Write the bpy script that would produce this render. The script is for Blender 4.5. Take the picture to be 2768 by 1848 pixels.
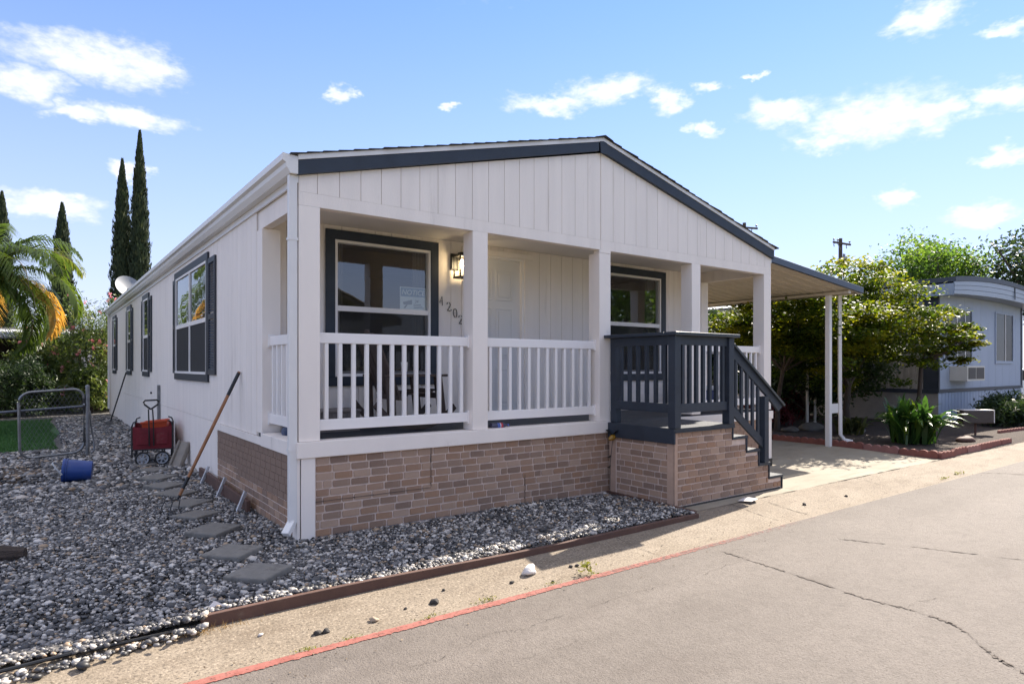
import bpy, bmesh, math, random
import numpy as np
from mathutils import Vector, Matrix

R = math.radians
scene = bpy.context.scene
for o in list(bpy.data.objects):
    bpy.data.objects.remove(o)

# ------------------------------------------------------------------ camera
YAW = 0.6351
cam_d = bpy.data.cameras.new('camera')
cam = bpy.data.objects.new('camera', cam_d)
scene.collection.objects.link(cam)
cam.location = (-1.803, -5.565, 1.509)
cam.rotation_euler = (R(90), 0, -YAW)
cam_d.sensor_width = 36
cam_d.lens = 22.484
cam_d.shift_y = 0.0239
cam_d.clip_start = 0.05
cam_d.clip_end = 1500
scene.camera = cam

# ------------------------------------------------------------------ sky, sun, exposure
SUN = Vector((1.17, 0.285, 1.0)).normalized()          # towards the sun
ELEV = math.asin(SUN.z)
AZ = math.atan2(SUN.x, SUN.y)                         # from +Y towards +X
world = bpy.data.worlds.new('World')
scene.world = world
world.use_nodes = True
wt = world.node_tree
for n in list(wt.nodes):
    wt.nodes.remove(n)


def wn(kind, **kw):
    n = wt.nodes.new(kind)
    for k, v in kw.items():
        setattr(n, k, v)
    return n


def wmath(op, a, b=None, c=None, clamp=False):
    n = wn('ShaderNodeMath', operation=op, use_clamp=clamp)
    for i, v in enumerate((a, b, c)):
        if v is None:
            continue
        if isinstance(v, (int, float)):
            n.inputs[i].default_value = v
        else:
            wt.links.new(v, n.inputs[i])
    return n.outputs[0]


SKY_STRENGTH = 0.114
sky = wn('ShaderNodeTexSky', sky_type='NISHITA')
sky.sun_disc = False
sky.sun_elevation = ELEV
sky.sun_rotation = AZ
sky.altitude = 0
sky.air_density = 1.0
sky.dust_density = 0.0
sky.ozone_density = 2.2
# a few small fair-weather clouds: soft ellipses in azimuth / elevation broken up by noise,
# the same spread of clouds going all the way round the horizon
CLOUDS = [(-0.579,0.380,0.100,0.024),(-0.650,0.339,0.048,0.018),(-0.522,0.387,0.046,0.025),(-0.596,0.315,0.035,0.011),(-0.538,0.321,0.065,0.012),(-0.632,0.203,0.062,0.015),(-0.538,0.258,0.025,0.010),(-0.260,0.392,0.017,0.011),(-0.095,0.385,0.015,0.005),(0.153,0.404,0.073,0.016),(0.058,0.391,0.075,0.013),(0.238,0.387,0.029,0.015),(0.301,0.392,0.025,0.008),(0.513,0.327,0.098,0.029),(0.397,0.352,0.055,0.016),(0.577,0.315,0.038,0.023),(0.459,0.305,0.049,0.012),(0.577,0.429,0.048,0.017),(0.659,0.396,0.026,0.010),(0.650,0.322,0.035,0.017),(0.541,0.224,0.024,0.014),(0.633,0.188,0.038,0.013),(0.654,0.254,0.030,0.010),(0.289,0.340,0.023,0.008),(0.362,0.406,0.015,0.004)]
tc = wn('ShaderNodeTexCoord')
sep = wn('ShaderNodeSeparateXYZ')
wt.links.new(tc.outputs['Generated'], sep.inputs[0])
az = wmath('ARCTAN2', sep.outputs[0], sep.outputs[1])
az = wmath('WRAP', wmath('SUBTRACT', az, YAW), R(60), R(-60))
el = wmath('ARCSINE', sep.outputs[2])
comb = wn('ShaderNodeCombineXYZ')
wt.links.new(wmath('MULTIPLY', az, 1.0), comb.inputs[0])
wt.links.new(wmath('MULTIPLY', el, 1.9), comb.inputs[1])


def cnoise(scale, det, off):
    n = wn('ShaderNodeTexNoise')
    n.inputs['Scale'].default_value = scale
    n.inputs['Detail'].default_value = det
    n.inputs['Roughness'].default_value = 0.58
    m = wn('ShaderNodeMapping')
    m.inputs['Location'].default_value = (off, off * .7, 0)
    wt.links.new(comb.outputs[0], m.inputs[0])
    wt.links.new(m.outputs[0], n.inputs['Vector'])
    return n.outputs['Fac']


cn = wn('ShaderNodeTexNoise')
cn.inputs['Scale'].default_value = 24
cn.inputs['Detail'].default_value = 4
cn.inputs['Roughness'].default_value = 0.58
wt.links.new(comb.outputs[0], cn.inputs['Vector'])
n3 = cnoise(44, 3, 3.1)


def wvec(op, a_, b_=None, c_=None):
    n_ = wn('ShaderNodeVectorMath', operation=op)
    for i_, v_ in enumerate((a_, b_, c_)):
        if v_ is None:
            continue
        if isinstance(v_, tuple):
            n_.inputs[i_].default_value = v_
        else:
            wt.links.new(v_, n_.inputs[i_])
    return n_


ae = wn('ShaderNodeCombineXYZ')
wt.links.new(az, ae.inputs[0])
wt.links.new(el, ae.inputs[1])
warp = wvec('MULTIPLY', wvec('SUBTRACT', cn.outputs['Color'], (.5, .5, .5)).outputs[0], (.10, .045, 0))
aed = wvec('ADD', ae.outputs[0], warp.outputs[0]).outputs[0]
acc = None
for (ca, ce, cw, ch) in CLOUDS:
    su, sv = 1 / (cw * 1.36), 1 / (ch * 1.55)
    q_ = wvec('MULTIPLY_ADD', aed, (su, sv, 0), (-ca * su, -ce * sv, 0)).outputs[0]
    f = wvec('DOT_PRODUCT', q_, q_).outputs['Value']
    acc = f if acc is None else wmath('MINIMUM', acc, f)
acc = wmath('SUBTRACT', 1.0, acc, clamp=True)
# denser clouds added overhead, out of view, to lift the light in the shade
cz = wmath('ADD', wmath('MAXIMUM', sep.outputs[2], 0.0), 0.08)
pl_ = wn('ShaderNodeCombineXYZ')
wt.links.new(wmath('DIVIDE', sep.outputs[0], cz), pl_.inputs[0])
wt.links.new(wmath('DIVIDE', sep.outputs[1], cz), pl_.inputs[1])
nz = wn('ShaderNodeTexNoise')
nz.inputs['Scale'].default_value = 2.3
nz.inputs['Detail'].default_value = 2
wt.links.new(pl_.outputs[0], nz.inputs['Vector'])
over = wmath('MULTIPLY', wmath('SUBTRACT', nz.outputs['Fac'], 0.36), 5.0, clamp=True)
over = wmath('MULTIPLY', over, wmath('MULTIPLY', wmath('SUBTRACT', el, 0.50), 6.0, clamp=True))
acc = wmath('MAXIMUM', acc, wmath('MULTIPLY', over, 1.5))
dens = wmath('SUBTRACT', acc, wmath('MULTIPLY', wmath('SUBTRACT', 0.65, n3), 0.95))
mr = wn('ShaderNodeMapRange', interpolation_type='SMOOTHSTEP')
wt.links.new(dens, mr.inputs[0])
mr.inputs[1].default_value = 0.0
mr.inputs[2].default_value = 1.15
mr.inputs[3].default_value = 0.0
mr.inputs[4].default_value = 0.9
mixc = wn('ShaderNodeMix', data_type='RGBA')
thin = wn('ShaderNodeMapRange')
wt.links.new(el, thin.inputs[0])
for i_, v_ in ((1, .44), (2, .62), (3, .78), (4, 1.0)):
    thin.inputs[i_].default_value = v_
wt.links.new(wmath('MULTIPLY', mr.outputs[0], thin.outputs[0]), mixc.inputs[0])
hsv = wn('ShaderNodeHueSaturation')
hsv.inputs['Saturation'].default_value = 1.3
hsv.inputs['Value'].default_value = 1.10
gam = wn('ShaderNodeGamma')
gam.inputs[1].default_value = 0.78
wt.links.new(sky.outputs[0], gam.inputs[0])
wt.links.new(gam.outputs[0], hsv.inputs['Color'])
tint = wn('ShaderNodeMix', data_type='RGBA', blend_type='MULTIPLY')
tint.inputs[0].default_value = 1.0
tint.inputs[7].default_value = (0.99, 0.845, 1.0, 1)
wt.links.new(hsv.outputs[0], tint.inputs[6])
hz = wmath('MULTIPLY', wmath('POWER', wmath('SUBTRACT', 1.0, wmath('MULTIPLY', wmath('MAXIMUM', el, 0.0), 1.7), clamp=True), 1.5), 0.85)
haze = wn('ShaderNodeMix', data_type='RGBA')
wt.links.new(hz, haze.inputs[0])
wt.links.new(tint.outputs[2], haze.inputs[6])
haze.inputs[7].default_value = (2.2, 2.5, 3.3, 1)
wt.links.new(haze.outputs[2], mixc.inputs[6])
cshade = wn('ShaderNodeMix', data_type='RGBA')
wt.links.new(wmath('MULTIPLY', wmath('SUBTRACT', dens, 0.1), 1.6, clamp=True), cshade.inputs[0])
cshade.inputs[6].default_value = (3.5, 3.5, 3.85, 1)
cshade.inputs[7].default_value = (4.7, 4.5, 4.5, 1)
wt.links.new(cshade.outputs[2], mixc.inputs[7])
bg = wn('ShaderNodeBackground')
bg.inputs[1].default_value = SKY_STRENGTH
wt.links.new(mixc.outputs[2], bg.inputs[0])
wo = wn('ShaderNodeOutputWorld')
wt.links.new(bg.outputs[0], wo.inputs[0])

sun_d = bpy.data.lights.new('sun', 'SUN')
sun_d.energy = 4.2
sun_d.angle = R(0.53)
sun_d.color = (1.0, 0.91, 0.79)
sun = bpy.data.objects.new('sun', sun_d)
scene.collection.objects.link(sun)
sun.rotation_euler = (-SUN).to_track_quat('-Z', 'Y').to_euler()
sun.location = (20, 8, 30)

scene.view_settings.view_transform = 'Standard'
scene.view_settings.look = 'None'
scene.view_settings.gamma = 1
scene.view_settings.use_curve_mapping = False
scene.view_settings.exposure = 1.50
scene.cycles.max_bounces = 7
scene.cycles.diffuse_bounces = 4
scene.cycles.glossy_bounces = 3
scene.cycles.transmission_bounces = 4
scene.cycles.transparent_max_bounces = 10
scene.cycles.caustics_reflective = False
scene.cycles.caustics_refractive = False

# ------------------------------------------------------------------ helpers
COL = scene.collection
WL = {}                                                # world position of every object's frame


def tag(o, label=None, cat=None, group=None, kind=None):
    if label: o['label'] = label
    if cat: o['category'] = cat
    if group: o['group'] = group
    if kind: o['kind'] = kind
    return o


def empty(name, loc, label, cat, group=None, rz=0.0):
    o = bpy.data.objects.new(name, None)
    o.empty_display_size = 0.1
    COL.objects.link(o)
    o.location = loc
    o.rotation_euler = (0, 0, rz)
    WL[o.name] = Vector(loc) if rz == 0 else Vector((0, 0, 0))   # a turned thing is modelled in its own frame
    return tag(o, label, cat, group)


def link_mesh(name, me, parent=None, loc=None, rot=None, scale=None):
    o = bpy.data.objects.new(name, me)
    COL.objects.link(o)
    if parent is not None:
        o.parent = parent
        base = WL[parent.name]
    else:
        base = Vector((0, 0, 0))
    if loc is not None:
        o.location = Vector(loc) - base
    if rot is not None:
        o.rotation_euler = rot
    if scale is not None:
        o.scale = scale
    WL[o.name] = base if loc is None else Vector(loc)
    return o


class MB:
    def __init__(s):
        s.v = []
        s.f = []

    def add(s, vs, fs):
        n = len(s.v)
        s.v += [tuple(p) for p in vs]
        s.f += [tuple(i + n for i in f) for f in fs]
        return s

    def box(s, x0, x1, y0, y1, z0, z1):
        return s.add([(x0, y0, z0), (x1, y0, z0), (x1, y1, z0), (x0, y1, z0), (x0, y0, z1), (x1, y0, z1), (x1, y1, z1), (x0, y1, z1)],
                     [(0, 3, 2, 1), (4, 5, 6, 7), (0, 1, 5, 4), (1, 2, 6, 5), (2, 3, 7, 6), (3, 0, 4, 7)])

    def obox(s, c, h, m):
        c = Vector(c)
        vs = [c + m @ Vector((sx * h[0], sy * h[1], sz * h[2])) for sz in (-1, 1) for sx, sy in ((-1, -1), (1, -1), (1, 1), (-1, 1))]
        return s.add(vs, [(0, 3, 2, 1), (4, 5, 6, 7), (0, 1, 5, 4), (1, 2, 6, 5), (2, 3, 7, 6), (3, 0, 4, 7)])

    def bar(s, a, b, w, h, up=(0, 0, 1)):
        a, b = Vector(a), Vector(b)
        d = (b - a)
        L = d.length
        d.normalize()
        x = d.cross(Vector(up)).normalized()
        u = x.cross(d)
        m = Matrix((x, d, u)).transposed()
        return s.obox((a + b) / 2, (w / 2, L / 2, h / 2), m)

    def tube(s, pts, rad, n=8, cap=True):
        pts = [Vector(p) for p in pts]
        if not hasattr(rad, '__len__'):
            rad = [rad] * len(pts)
        base = len(s.v)
        ref = None
        for i, p in enumerate(pts):
            d = (pts[min(i + 1, len(pts) - 1)] - pts[max(i - 1, 0)]).normalized()
            if ref is None:
                ref = Vector((0, 0, 1)) if abs(d.z) < .9 else Vector((1, 0, 0))
            x = d.cross(ref).normalized()
            y = d.cross(x)
            ref = x.cross(d) if False else ref
            for k in range(n):
                a = 2 * math.pi * k / n
                s.v.append(tuple(p + (x * math.cos(a) + y * math.sin(a)) * rad[i]))
        for i in range(len(pts) - 1):
            for k in range(n):
                k2 = (k + 1) % n
                s.f.append((base + i * n + k, base + i * n + k2, base + (i + 1) * n + k2, base + (i + 1) * n + k))
        if cap:
            s.f.append(tuple(base + k for k in range(n))[::-1])
            s.f.append(tuple(base + (len(pts) - 1) * n + k for k in range(n)))
        return s

    def prism(s, poly, axis, a0, a1):
        n = len(poly)

        def P(u, v, a):
            return {'x': (a, u, v), 'y': (u, a, v), 'z': (u, v, a)}[axis]
        return s.add([P(u, v, a0) for u, v in poly] + [P(u, v, a1) for u, v in poly],
                     [tuple(range(n))[::-1], tuple(range(n, 2 * n))] + [(i, (i + 1) % n, n + (i + 1) % n, n + i) for i in range(n)])

    def lathe(s, prof, c=(0, 0, 0), n=24, m=None, close=True):
        m = m or Matrix.Identity(3)
        c = Vector(c)
        b = len(s.v)
        for r, z in prof:
            for k in range(n):
                a = 2 * math.pi * k / n
                s.v.append(tuple(c + m @ Vector((r * math.cos(a), r * math.sin(a), z))))
        for i in range(len(prof) - 1):
            for k in range(n):
                k2 = (k + 1) % n
                s.f.append((b + i * n + k, b + i * n + k2, b + (i + 1) * n + k2, b + (i + 1) * n + k))
        if close:
            s.f.append(tuple(b + k for k in range(n))[::-1])
            s.f.append(tuple(b + (len(prof) - 1) * n + k for k in range(n)))
        return s

    def mesh(s, name, mat, smooth=False, off=Vector((0, 0, 0))):
        me = bpy.data.meshes.new(name)
        me.from_pydata([tuple(Vector(p) - off) for p in s.v], [], s.f)
        bm = bmesh.new()
        bm.from_mesh(me)
        bmesh.ops.recalc_face_normals(bm, faces=bm.faces)
        bm.to_mesh(me)
        bm.free()
        if mat:
            me.materials.append(mat)
        if smooth:
            me.polygons.foreach_set('use_smooth', [True] * len(me.polygons))
        return me

    def build(s, name, mat, parent=None, smooth=False, bevel=0.0, seg=1, origin=None):
        off = WL[parent.name] if parent is not None else Vector(origin or (0, 0, 0))
        o = link_mesh(name, s.mesh(name, mat, smooth, off), parent)
        if parent is None and origin is not None:
            o.location = origin
        WL[o.name] = off
        if bevel:
            md = o.modifiers.new('bevel', 'BEVEL')
            md.width = bevel
            md.segments = seg
            md.limit_method = 'ANGLE'
        if smooth and not bevel:
            try:
                me = o.data
                me.set_sharp_from_angle(angle=R(45))
            except Exception:
                pass
        return o


def npmesh(name, v, f, mat, parent=None, tone=None, smooth=False):
    """a mesh straight from arrays; f is (M, k)"""
    v = np.asarray(v, np.float32)
    f = np.asarray(f, np.int32)
    if parent is not None:
        v = v - np.array(WL[parent.name], np.float32)
    me = bpy.data.meshes.new(name)
    me.vertices.add(len(v))
    me.vertices.foreach_set('co', v.ravel())
    m, k = f.shape
    me.loops.add(m * k)
    me.loops.foreach_set('vertex_index', f.ravel())
    me.polygons.add(m)
    me.polygons.foreach_set('loop_start', np.arange(0, m * k, k, dtype=np.int32))
    if tone is not None:
        a = me.attributes.new('tone', 'FLOAT', 'POINT')
        a.data.foreach_set('value', np.asarray(tone, np.float32))
    me.update(calc_edges=True)
    if smooth:
        me.polygons.foreach_set('use_smooth', np.ones(m, bool))
    me.materials.append(mat)
    return link_mesh(name, me, parent)


# ------------------------------------------------------------------ materials
def nodes(name):
    m = bpy.data.materials.new(name)
    m.use_nodes = True
    nt = m.node_tree
    b = nt.nodes['Principled BSDF']
    return m, nt, b


def N(nt, kind, **kw):
    n = nt.nodes.new(kind)
    for k, v in kw.items():
        setattr(n, k, v)
    return n


def noise(nt, scale, detail=4, rough=.55, vec=None, coord='Object', stretch=None):
    tcn = N(nt, 'ShaderNodeTexCoord')
    n = N(nt, 'ShaderNodeTexNoise')
    n.inputs['Scale'].default_value = scale
    n.inputs['Detail'].default_value = detail
    n.inputs['Roughness'].default_value = rough
    src = tcn.outputs[coord]
    if stretch:
        mp = N(nt, 'ShaderNodeMapping')
        mp.inputs['Scale'].default_value = stretch
        nt.links.new(src, mp.inputs[0])
        src = mp.outputs[0]
    nt.links.new(src, n.inputs['Vector'])
    return n.outputs['Fac']


def ramp(nt, fac, stops, interp='LINEAR'):
    r = N(nt, 'ShaderNodeValToRGB')
    r.color_ramp.interpolation = interp
    e = r.color_ramp.elements
    while len(e) < len(stops):
        e.new(0.5)
    for i, (p, c) in enumerate(stops):
        e[i].position = p
        e[i].color = (*c, 1)
    nt.links.new(fac, r.inputs[0])
    return r.outputs[0]


def mixrgb(nt, fac, a, b, mode='MIX'):
    n = N(nt, 'ShaderNodeMix', data_type='RGBA', blend_type=mode)
    for sock, v in ((n.inputs[0], fac), (n.inputs[6], a), (n.inputs[7], b)):
        if isinstance(v, (int, float)):
            sock.default_value = v
        elif isinstance(v, tuple):
            sock.default_value = (*v, 1)
        else:
            nt.links.new(v, sock)
    return n.outputs[2]


def bump(nt, b, h, strength=.3, dist=.01):
    n = N(nt, 'ShaderNodeBump')
    n.inputs['Strength'].default_value = strength
    n.inputs['Distance'].default_value = dist
    nt.links.new(h, n.inputs['Height'])
    nt.links.new(n.outputs[0], b.inputs['Normal'])


def sc(c, k):
    return tuple(min(1, x * k) for x in c)


def M(name, col, rough=.6, var=.12, scale=6, bs=0, bscale=80, dist=.004, metal=0, spec=.5, stretch=None, dirt=None):
    """painted / plain surface: colour drifting with noise, fine relief, optional dirt blotches"""
    m, nt, b = nodes(name)
    f = noise(nt, scale, 5, .6, stretch=stretch)
    c = ramp(nt, f, [(.25, sc(col, 1 - var)), (.75, sc(col, 1 + var))])
    if dirt:
        g = noise(nt, dirt[1], 6, .7, stretch=stretch)
        msk = ramp(nt, g, [(dirt[2], (0, 0, 0)), (dirt[2] + .18, (1, 1, 1))])
        c = mixrgb(nt, msk, c, dirt[0])
    nt.links.new(c, b.inputs['Base Color'])
    b.inputs['Roughness'].default_value = rough
    b.inputs['Metallic'].default_value = metal
    b.inputs['Specular IOR Level'].default_value = spec
    if bs:
        bump(nt, b, noise(nt, bscale, 3, .6, stretch=stretch), bs, dist)
    return m


def tone_mat(name, stops, rough=.7, trans=0.0, spec=.4, interp='LINEAR'):
    """colour read from the per-leaf or per-stone 'tone' value"""
    m, nt, b = nodes(name)
    a = N(nt, 'ShaderNodeAttribute', attribute_name='tone')
    c = ramp(nt, a.outputs['Fac'], stops, interp)
    nt.links.new(c, b.inputs['Base Color'])
    b.inputs['Roughness'].default_value = rough
    b.inputs['Specular IOR Level'].default_value = spec
    if trans:
        t = N(nt, 'ShaderNodeBsdfTranslucent')
        bright = N(nt, 'ShaderNodeHueSaturation')
        bright.inputs['Value'].default_value = 2.3
        bright.inputs['Saturation'].default_value = 1.1
        bright.inputs['Hue'].default_value = .485
        nt.links.new(c, bright.inputs['Color'])
        nt.links.new(bright.outputs[0], t.inputs[0])
        mx = N(nt, 'ShaderNodeMixShader')
        mx.inputs[0].default_value = trans
        out = nt.nodes['Material Output']
        nt.links.new(b.outputs[0], mx.inputs[1])
        nt.links.new(t.outputs[0], mx.inputs[2])
        nt.links.new(mx.outputs[0], out.inputs['Surface'])
    return m


def glass_mat(name, ior=1.9, tint=(.75, .8, .8)):
    m = bpy.data.materials.new(name)
    m.use_nodes = True
    nt = m.node_tree
    nt.nodes.remove(nt.nodes['Principled BSDF'])
    g = N(nt, 'ShaderNodeBsdfGlossy')
    g.inputs['Roughness'].default_value = 0.0
    g.inputs['Color'].default_value = (.95, .97, 1, 1)
    # slight waviness of the sheet
    bp = N(nt, 'ShaderNodeBump')
    bp.inputs['Strength'].default_value = .02
    bp.inputs['Distance'].default_value = .05
    nt.links.new(noise(nt, 2.5, 1), bp.inputs['Height'])
    nt.links.new(bp.outputs[0], g.inputs['Normal'])
    t = N(nt, 'ShaderNodeBsdfTransparent')
    t.inputs[0].default_value = (*tint, 1)
    fr = N(nt, 'ShaderNodeFresnel')
    ge = N(nt, 'ShaderNodeNewGeometry')               # same reflectance from either side of the sheet
    e1 = N(nt, 'ShaderNodeMath', operation='MULTIPLY_ADD')
    nt.links.new(ge.outputs['Backfacing'], e1.inputs[0])
    e1.inputs[1].default_value = -2
    e1.inputs[2].default_value = 1
    e2 = N(nt, 'ShaderNodeMath', operation='POWER')
    e2.inputs[0].default_value = ior
    nt.links.new(e1.outputs[0], e2.inputs[1])
    nt.links.new(e2.outputs[0], fr.inputs[0])
    mx = N(nt, 'ShaderNodeMixShader')
    nt.links.new(fr.outputs[0], mx.inputs[0])
    nt.links.new(t.outputs[0], mx.inputs[1])
    nt.links.new(g.outputs[0], mx.inputs[2])
    nt.links.new(mx.outputs[0], nt.nodes['Material Output'].inputs['Surface'])
    return m


def emit_mat(name, col, s):
    m, nt, b = nodes(name)
    b.inputs['Base Color'].default_value = (*col, 1)
    b.inputs['Emission Color'].default_value = (*col, 1)
    b.inputs['Emission Strength'].default_value = s
    return m


def brick_mat(name, stops, mottle=.35):
    m, nt, b = nodes(name)
    oi = N(nt, 'ShaderNodeObjectInfo')
    c = ramp(nt, oi.outputs['Random'], stops, 'CONSTANT')
    f = noise(nt, 38, 5, .65, coord='Object', stretch=(1, 1, .45))
    c2 = mixrgb(nt, f, sc(stops[1][1], .75), (.41, .265, .19))
    c = mixrgb(nt, mottle, c, c2)
    g = noise(nt, 14, 6, .7, coord='Object', stretch=(1.6, 1.6, .6))
    c = mixrgb(nt, ramp(nt, g, [(.60, (0, 0, 0)), (.78, (.55, .55, .55))]), c, (.52, .41, .35))
    nt.links.new(c, b.inputs['Base Color'])
    b.inputs['Roughness'].default_value = .85
    bump(nt, b, f, .35, .004)
    return m


WHITE = M('white_paint', (.89, .81, .735), .55, .04, 3, .25, 140, .003, dirt=((.64, .58, .52), 2.2, .62), stretch=(1, 1, .4))
SIDING = M('white_siding', (.89, .81, .735), .65, .06, 2.5, .6, 130, .004, dirt=((.67, .59, .52), 2.2, .58), stretch=(2.2, 2.2, .16))
VINYL = M('white_vinyl', (.86, .82, .79), .38, .02, 3)
ALU = M('white_aluminium', (.76, .74, .715), .42, .04, 4, dirt=((.55, .51, .45), 3, .66), stretch=(1, .25, 1))
NAVY = M('navy_paint', (.021, .030, .045), .55, .22, 5, .3, 120, .003, dirt=((.075, .09, .11), 5, .68))
NAVY_CAP = M('navy_gloss_paint', (.026, .036, .052), .32, .15, 5, .2, 60, .003)
NAVY_DECK = M('navy_deck_paint', (.030, .037, .048), .6, .25, 5, .35, 70, .004, dirt=((.12, .11, .10), 4, .62))
CHAR = M('charcoal_trim', (.028, .032, .042), .5, .15, 6)
SHINGLE = M('asphalt_shingle', (.035, .033, .034), .95, .4, 60, .6, 200, .004)
SOFFIT = M('soffit', (.74, .70, .65), .7, .04, 3)
BRICK = brick_mat('brick', [(0, (.32, .19, .118)), (.14, (.36, .23, .155)), (.28, (.225, .148, .104)), (.42, (.42, .285, .20)), (.56, (.28, .192, .14)), (.68, (.46, .325, .24)), (.8, (.19, .130, .098)), (.9, (.35, .20, .115))])
BRICK_SIDE = BRICK
MORTAR = M('mortar', (.68, .54, .455), .9, .12, 14, .4, 90, .003)
PANEL_TAN = M('tan_panel_trim', (.48, .33, .245), .85, .15, 8, .3, 60, .003)
GLASS = glass_mat('window_glass', 2.15)
GLASS_SIDE = glass_mat('window_glass_side', 1.75)
def sheer_mat():
    m = bpy.data.materials.new('insect_mesh')
    m.use_nodes = True
    nt = m.node_tree
    b = nt.nodes['Principled BSDF']
    b.inputs['Base Color'].default_value = (.02, .019, .018, 1)
    b.inputs['Roughness'].default_value = .8
    b.inputs['Alpha'].default_value = .62
    return m


SHEER = sheer_mat()
SCREEN = M('insect_screen', (.018, .017, .016), .8, .2, 20)
DARK = M('dark_interior', (.05, .045, .04), .9, .2, 3)
ROOM = M('room_wall', (.16, .14, .12), .9, .1, 3)
DOORW = M('door_paint', (.74, .72, .70), .45, .02, 3)
BLACKM = M('black_metal', (.012, .012, .012), .45, .1, 10)
GALV = M('galvanised_steel', (.22, .225, .23), .42, .3, 12, metal=.7)
WOOD = M('wood_handle', (.30, .13, .05), .5, .3, 5, stretch=(8, 8, 1))
BROWNB = M('brown_edging', (.105, .055, .040), .75, .2, 6, .3, 60, .004, dirt=((.2, .14, .1), 7, .62))
CONC = M('stepping_stone_concrete', (.20, .188, .168), .9, .22, 7, .6, 90, .006, dirt=((.11, .10, .088), 6, .52))

# ------------------------------------------------------------------ ground, road, kerb
random.seed(3)
rng = np.random.default_rng(11)


def sheet(name, xs, ys, zf, mat, parent=None, kind='structure'):
    v = [(x, y, zf(x, y)) for y in ys for x in xs]
    n = len(xs)
    f = [(j * n + i, j * n + i + 1, (j + 1) * n + i + 1, (j + 1) * n + i) for j in range(len(ys) - 1) for i in range(n - 1)]
    o = npmesh(name, v, f, mat, parent, smooth=True)
    if kind:
        o['kind'] = kind
    return o


def asphalt():
    m, nt, b = nodes('weathered_asphalt')
    big = noise(nt, .5, 6, .65)
    c = ramp(nt, big, [(.3, (.128, .109, .094)), (.7, (.181, .156, .135))])
    # tyre-polished lanes along the road, worn paler between them
    lane = noise(nt, 1.0, 3, .5, stretch=(.05, 1.3, 1))
    c = mixrgb(nt, ramp(nt, lane, [(.42, (0, 0, 0)), (.62, (.5, .5, .5))]), c, (.201, .174, .152))
    agg = noise(nt, 75, 3, .8)
    c = mixrgb(nt, ramp(nt, agg, [(.36, (.9, .9, .9)), (.48, (0, 0, 0))]), c, (.090, .075, .064))
    c = mixrgb(nt, ramp(nt, agg, [(.60, (0, 0, 0)), (.72, (.8, .8, .8))]), c, (.256, .229, .202))
    st = noise(nt, 1.6, 7, .72, stretch=(.45, 1.1, 1))
    c = mixrgb(nt, ramp(nt, st, [(.53, (0, 0, 0)), (.70, (.75, .75, .75))]), c, (.118, .098, .084))
    md = noise(nt, 13, 4, .7)
    c = mixrgb(nt, ramp(nt, md, [(.38, (.4, .4, .4)), (.50, (0, 0, 0))]), c, (.112, .095, .081))
    c = mixrgb(nt, ramp(nt, md, [(.58, (0, 0, 0)), (.74, (.35, .35, .35))]), c, (.225, .197, .172))
    sp = noise(nt, 5.5, 4, .6)
    c = mixrgb(nt, ramp(nt, sp, [(.67, (0, 0, 0)), (.76, (.6, .6, .6))]), c, (.094, .079, .068))
    nt.links.new(c, b.inputs['Base Color'])
    b.inputs['Roughness'].default_value = .82
    b.inputs['Specular IOR Level'].default_value = .35
    h = N(nt, 'ShaderNodeMath', operation='ADD')
    nt.links.new(noise(nt, 110, 2, .7), h.inputs[0])
    nt.links.new(noise(nt, 28, 3, .6), h.inputs[1])
    bump(nt, b, h.outputs[0], .8, .008)
    return m


def concrete(name, lo, hi, speck, tint):
    m, nt, b = nodes(name)
    c = ramp(nt, noise(nt, 1.1, 6, .65), [(.3, lo), (.7, hi)])
    c = mixrgb(nt, ramp(nt, noise(nt, 3.4, 6, .7, stretch=(.5, 1.6, 1)), [(.5, (0, 0, 0)), (.72, (.7, .7, .7))]), c, tint)
    if speck:
        ag = noise(nt, 62, 2, .7)
        c = mixrgb(nt, ramp(nt, ag, [(.35, (.8, .8, .8)), (.47, (0, 0, 0))]), c, sc(lo, .5))
        c = mixrgb(nt, ramp(nt, ag, [(.58, (0, 0, 0)), (.7, (.85, .85, .85))]), c, sc(hi, 1.45))
    nt.links.new(c, b.inputs['Base Color'])
    b.inputs['Roughness'].default_value = .88
    bump(nt, b, noise(nt, 70, 3, .7), .6 if speck else .25, .007)
    return m


def soil(name, a, b2, scale=5):
    m, nt, b = nodes(name)
    c = ramp(nt, noise(nt, scale, 6, .7), [(.3, a), (.7, b2)])
    nt.links.new(c, b.inputs['Base Color'])
    b.inputs['Roughness'].default_value = .95
    bump(nt, b, noise(nt, 40, 5, .7), .8, .02)
    return m


def gravel_far():
    m, nt, b = nodes('gravel_bed')
    tcn = N(nt, 'ShaderNodeTexCoord')
    vo = N(nt, 'ShaderNodeTexVoronoi')
    vo.inputs['Scale'].default_value = 42
    nt.links.new(tcn.outputs['Object'], vo.inputs['Vector'])
    c = ramp(nt, vo.outputs['Color'], [(.1, (.03, .028, .027)), (.5, (.105, .098, .092)), (.9, (.30, .28, .26))])
    nt.links.new(c, b.inputs['Base Color'])
    b.inputs['Roughness'].default_value = .85
    bump(nt, b, vo.outputs['Distance'], .8, .02)
    return m


ASPHALT = asphalt()
KERB = concrete('exposed_aggregate_concrete', (.19, .15, .106), (.282, .232, .174), True, (.13, .095, .062))
DRIVE = concrete('driveway_concrete', (.255, .22, .165), (.33, .292, .228), False, (.18, .143, .10))
DIRT = soil('bare_dirt', (.055, .038, .026), (.11, .078, .055))
BEDSOIL = soil('bark_mulch_soil', (.035, .025, .02), (.085, .058, .042), 14)
ROADCRACK = M('road_crack', (.09, .075, .063), .95, .3, 20)
CRACK = M('crack_dark', (.06, .05, .04), .95, .3, 20)
TARSEAL = M('crack_worn', (.125, .105, .089), .95, .3, 14)

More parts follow.
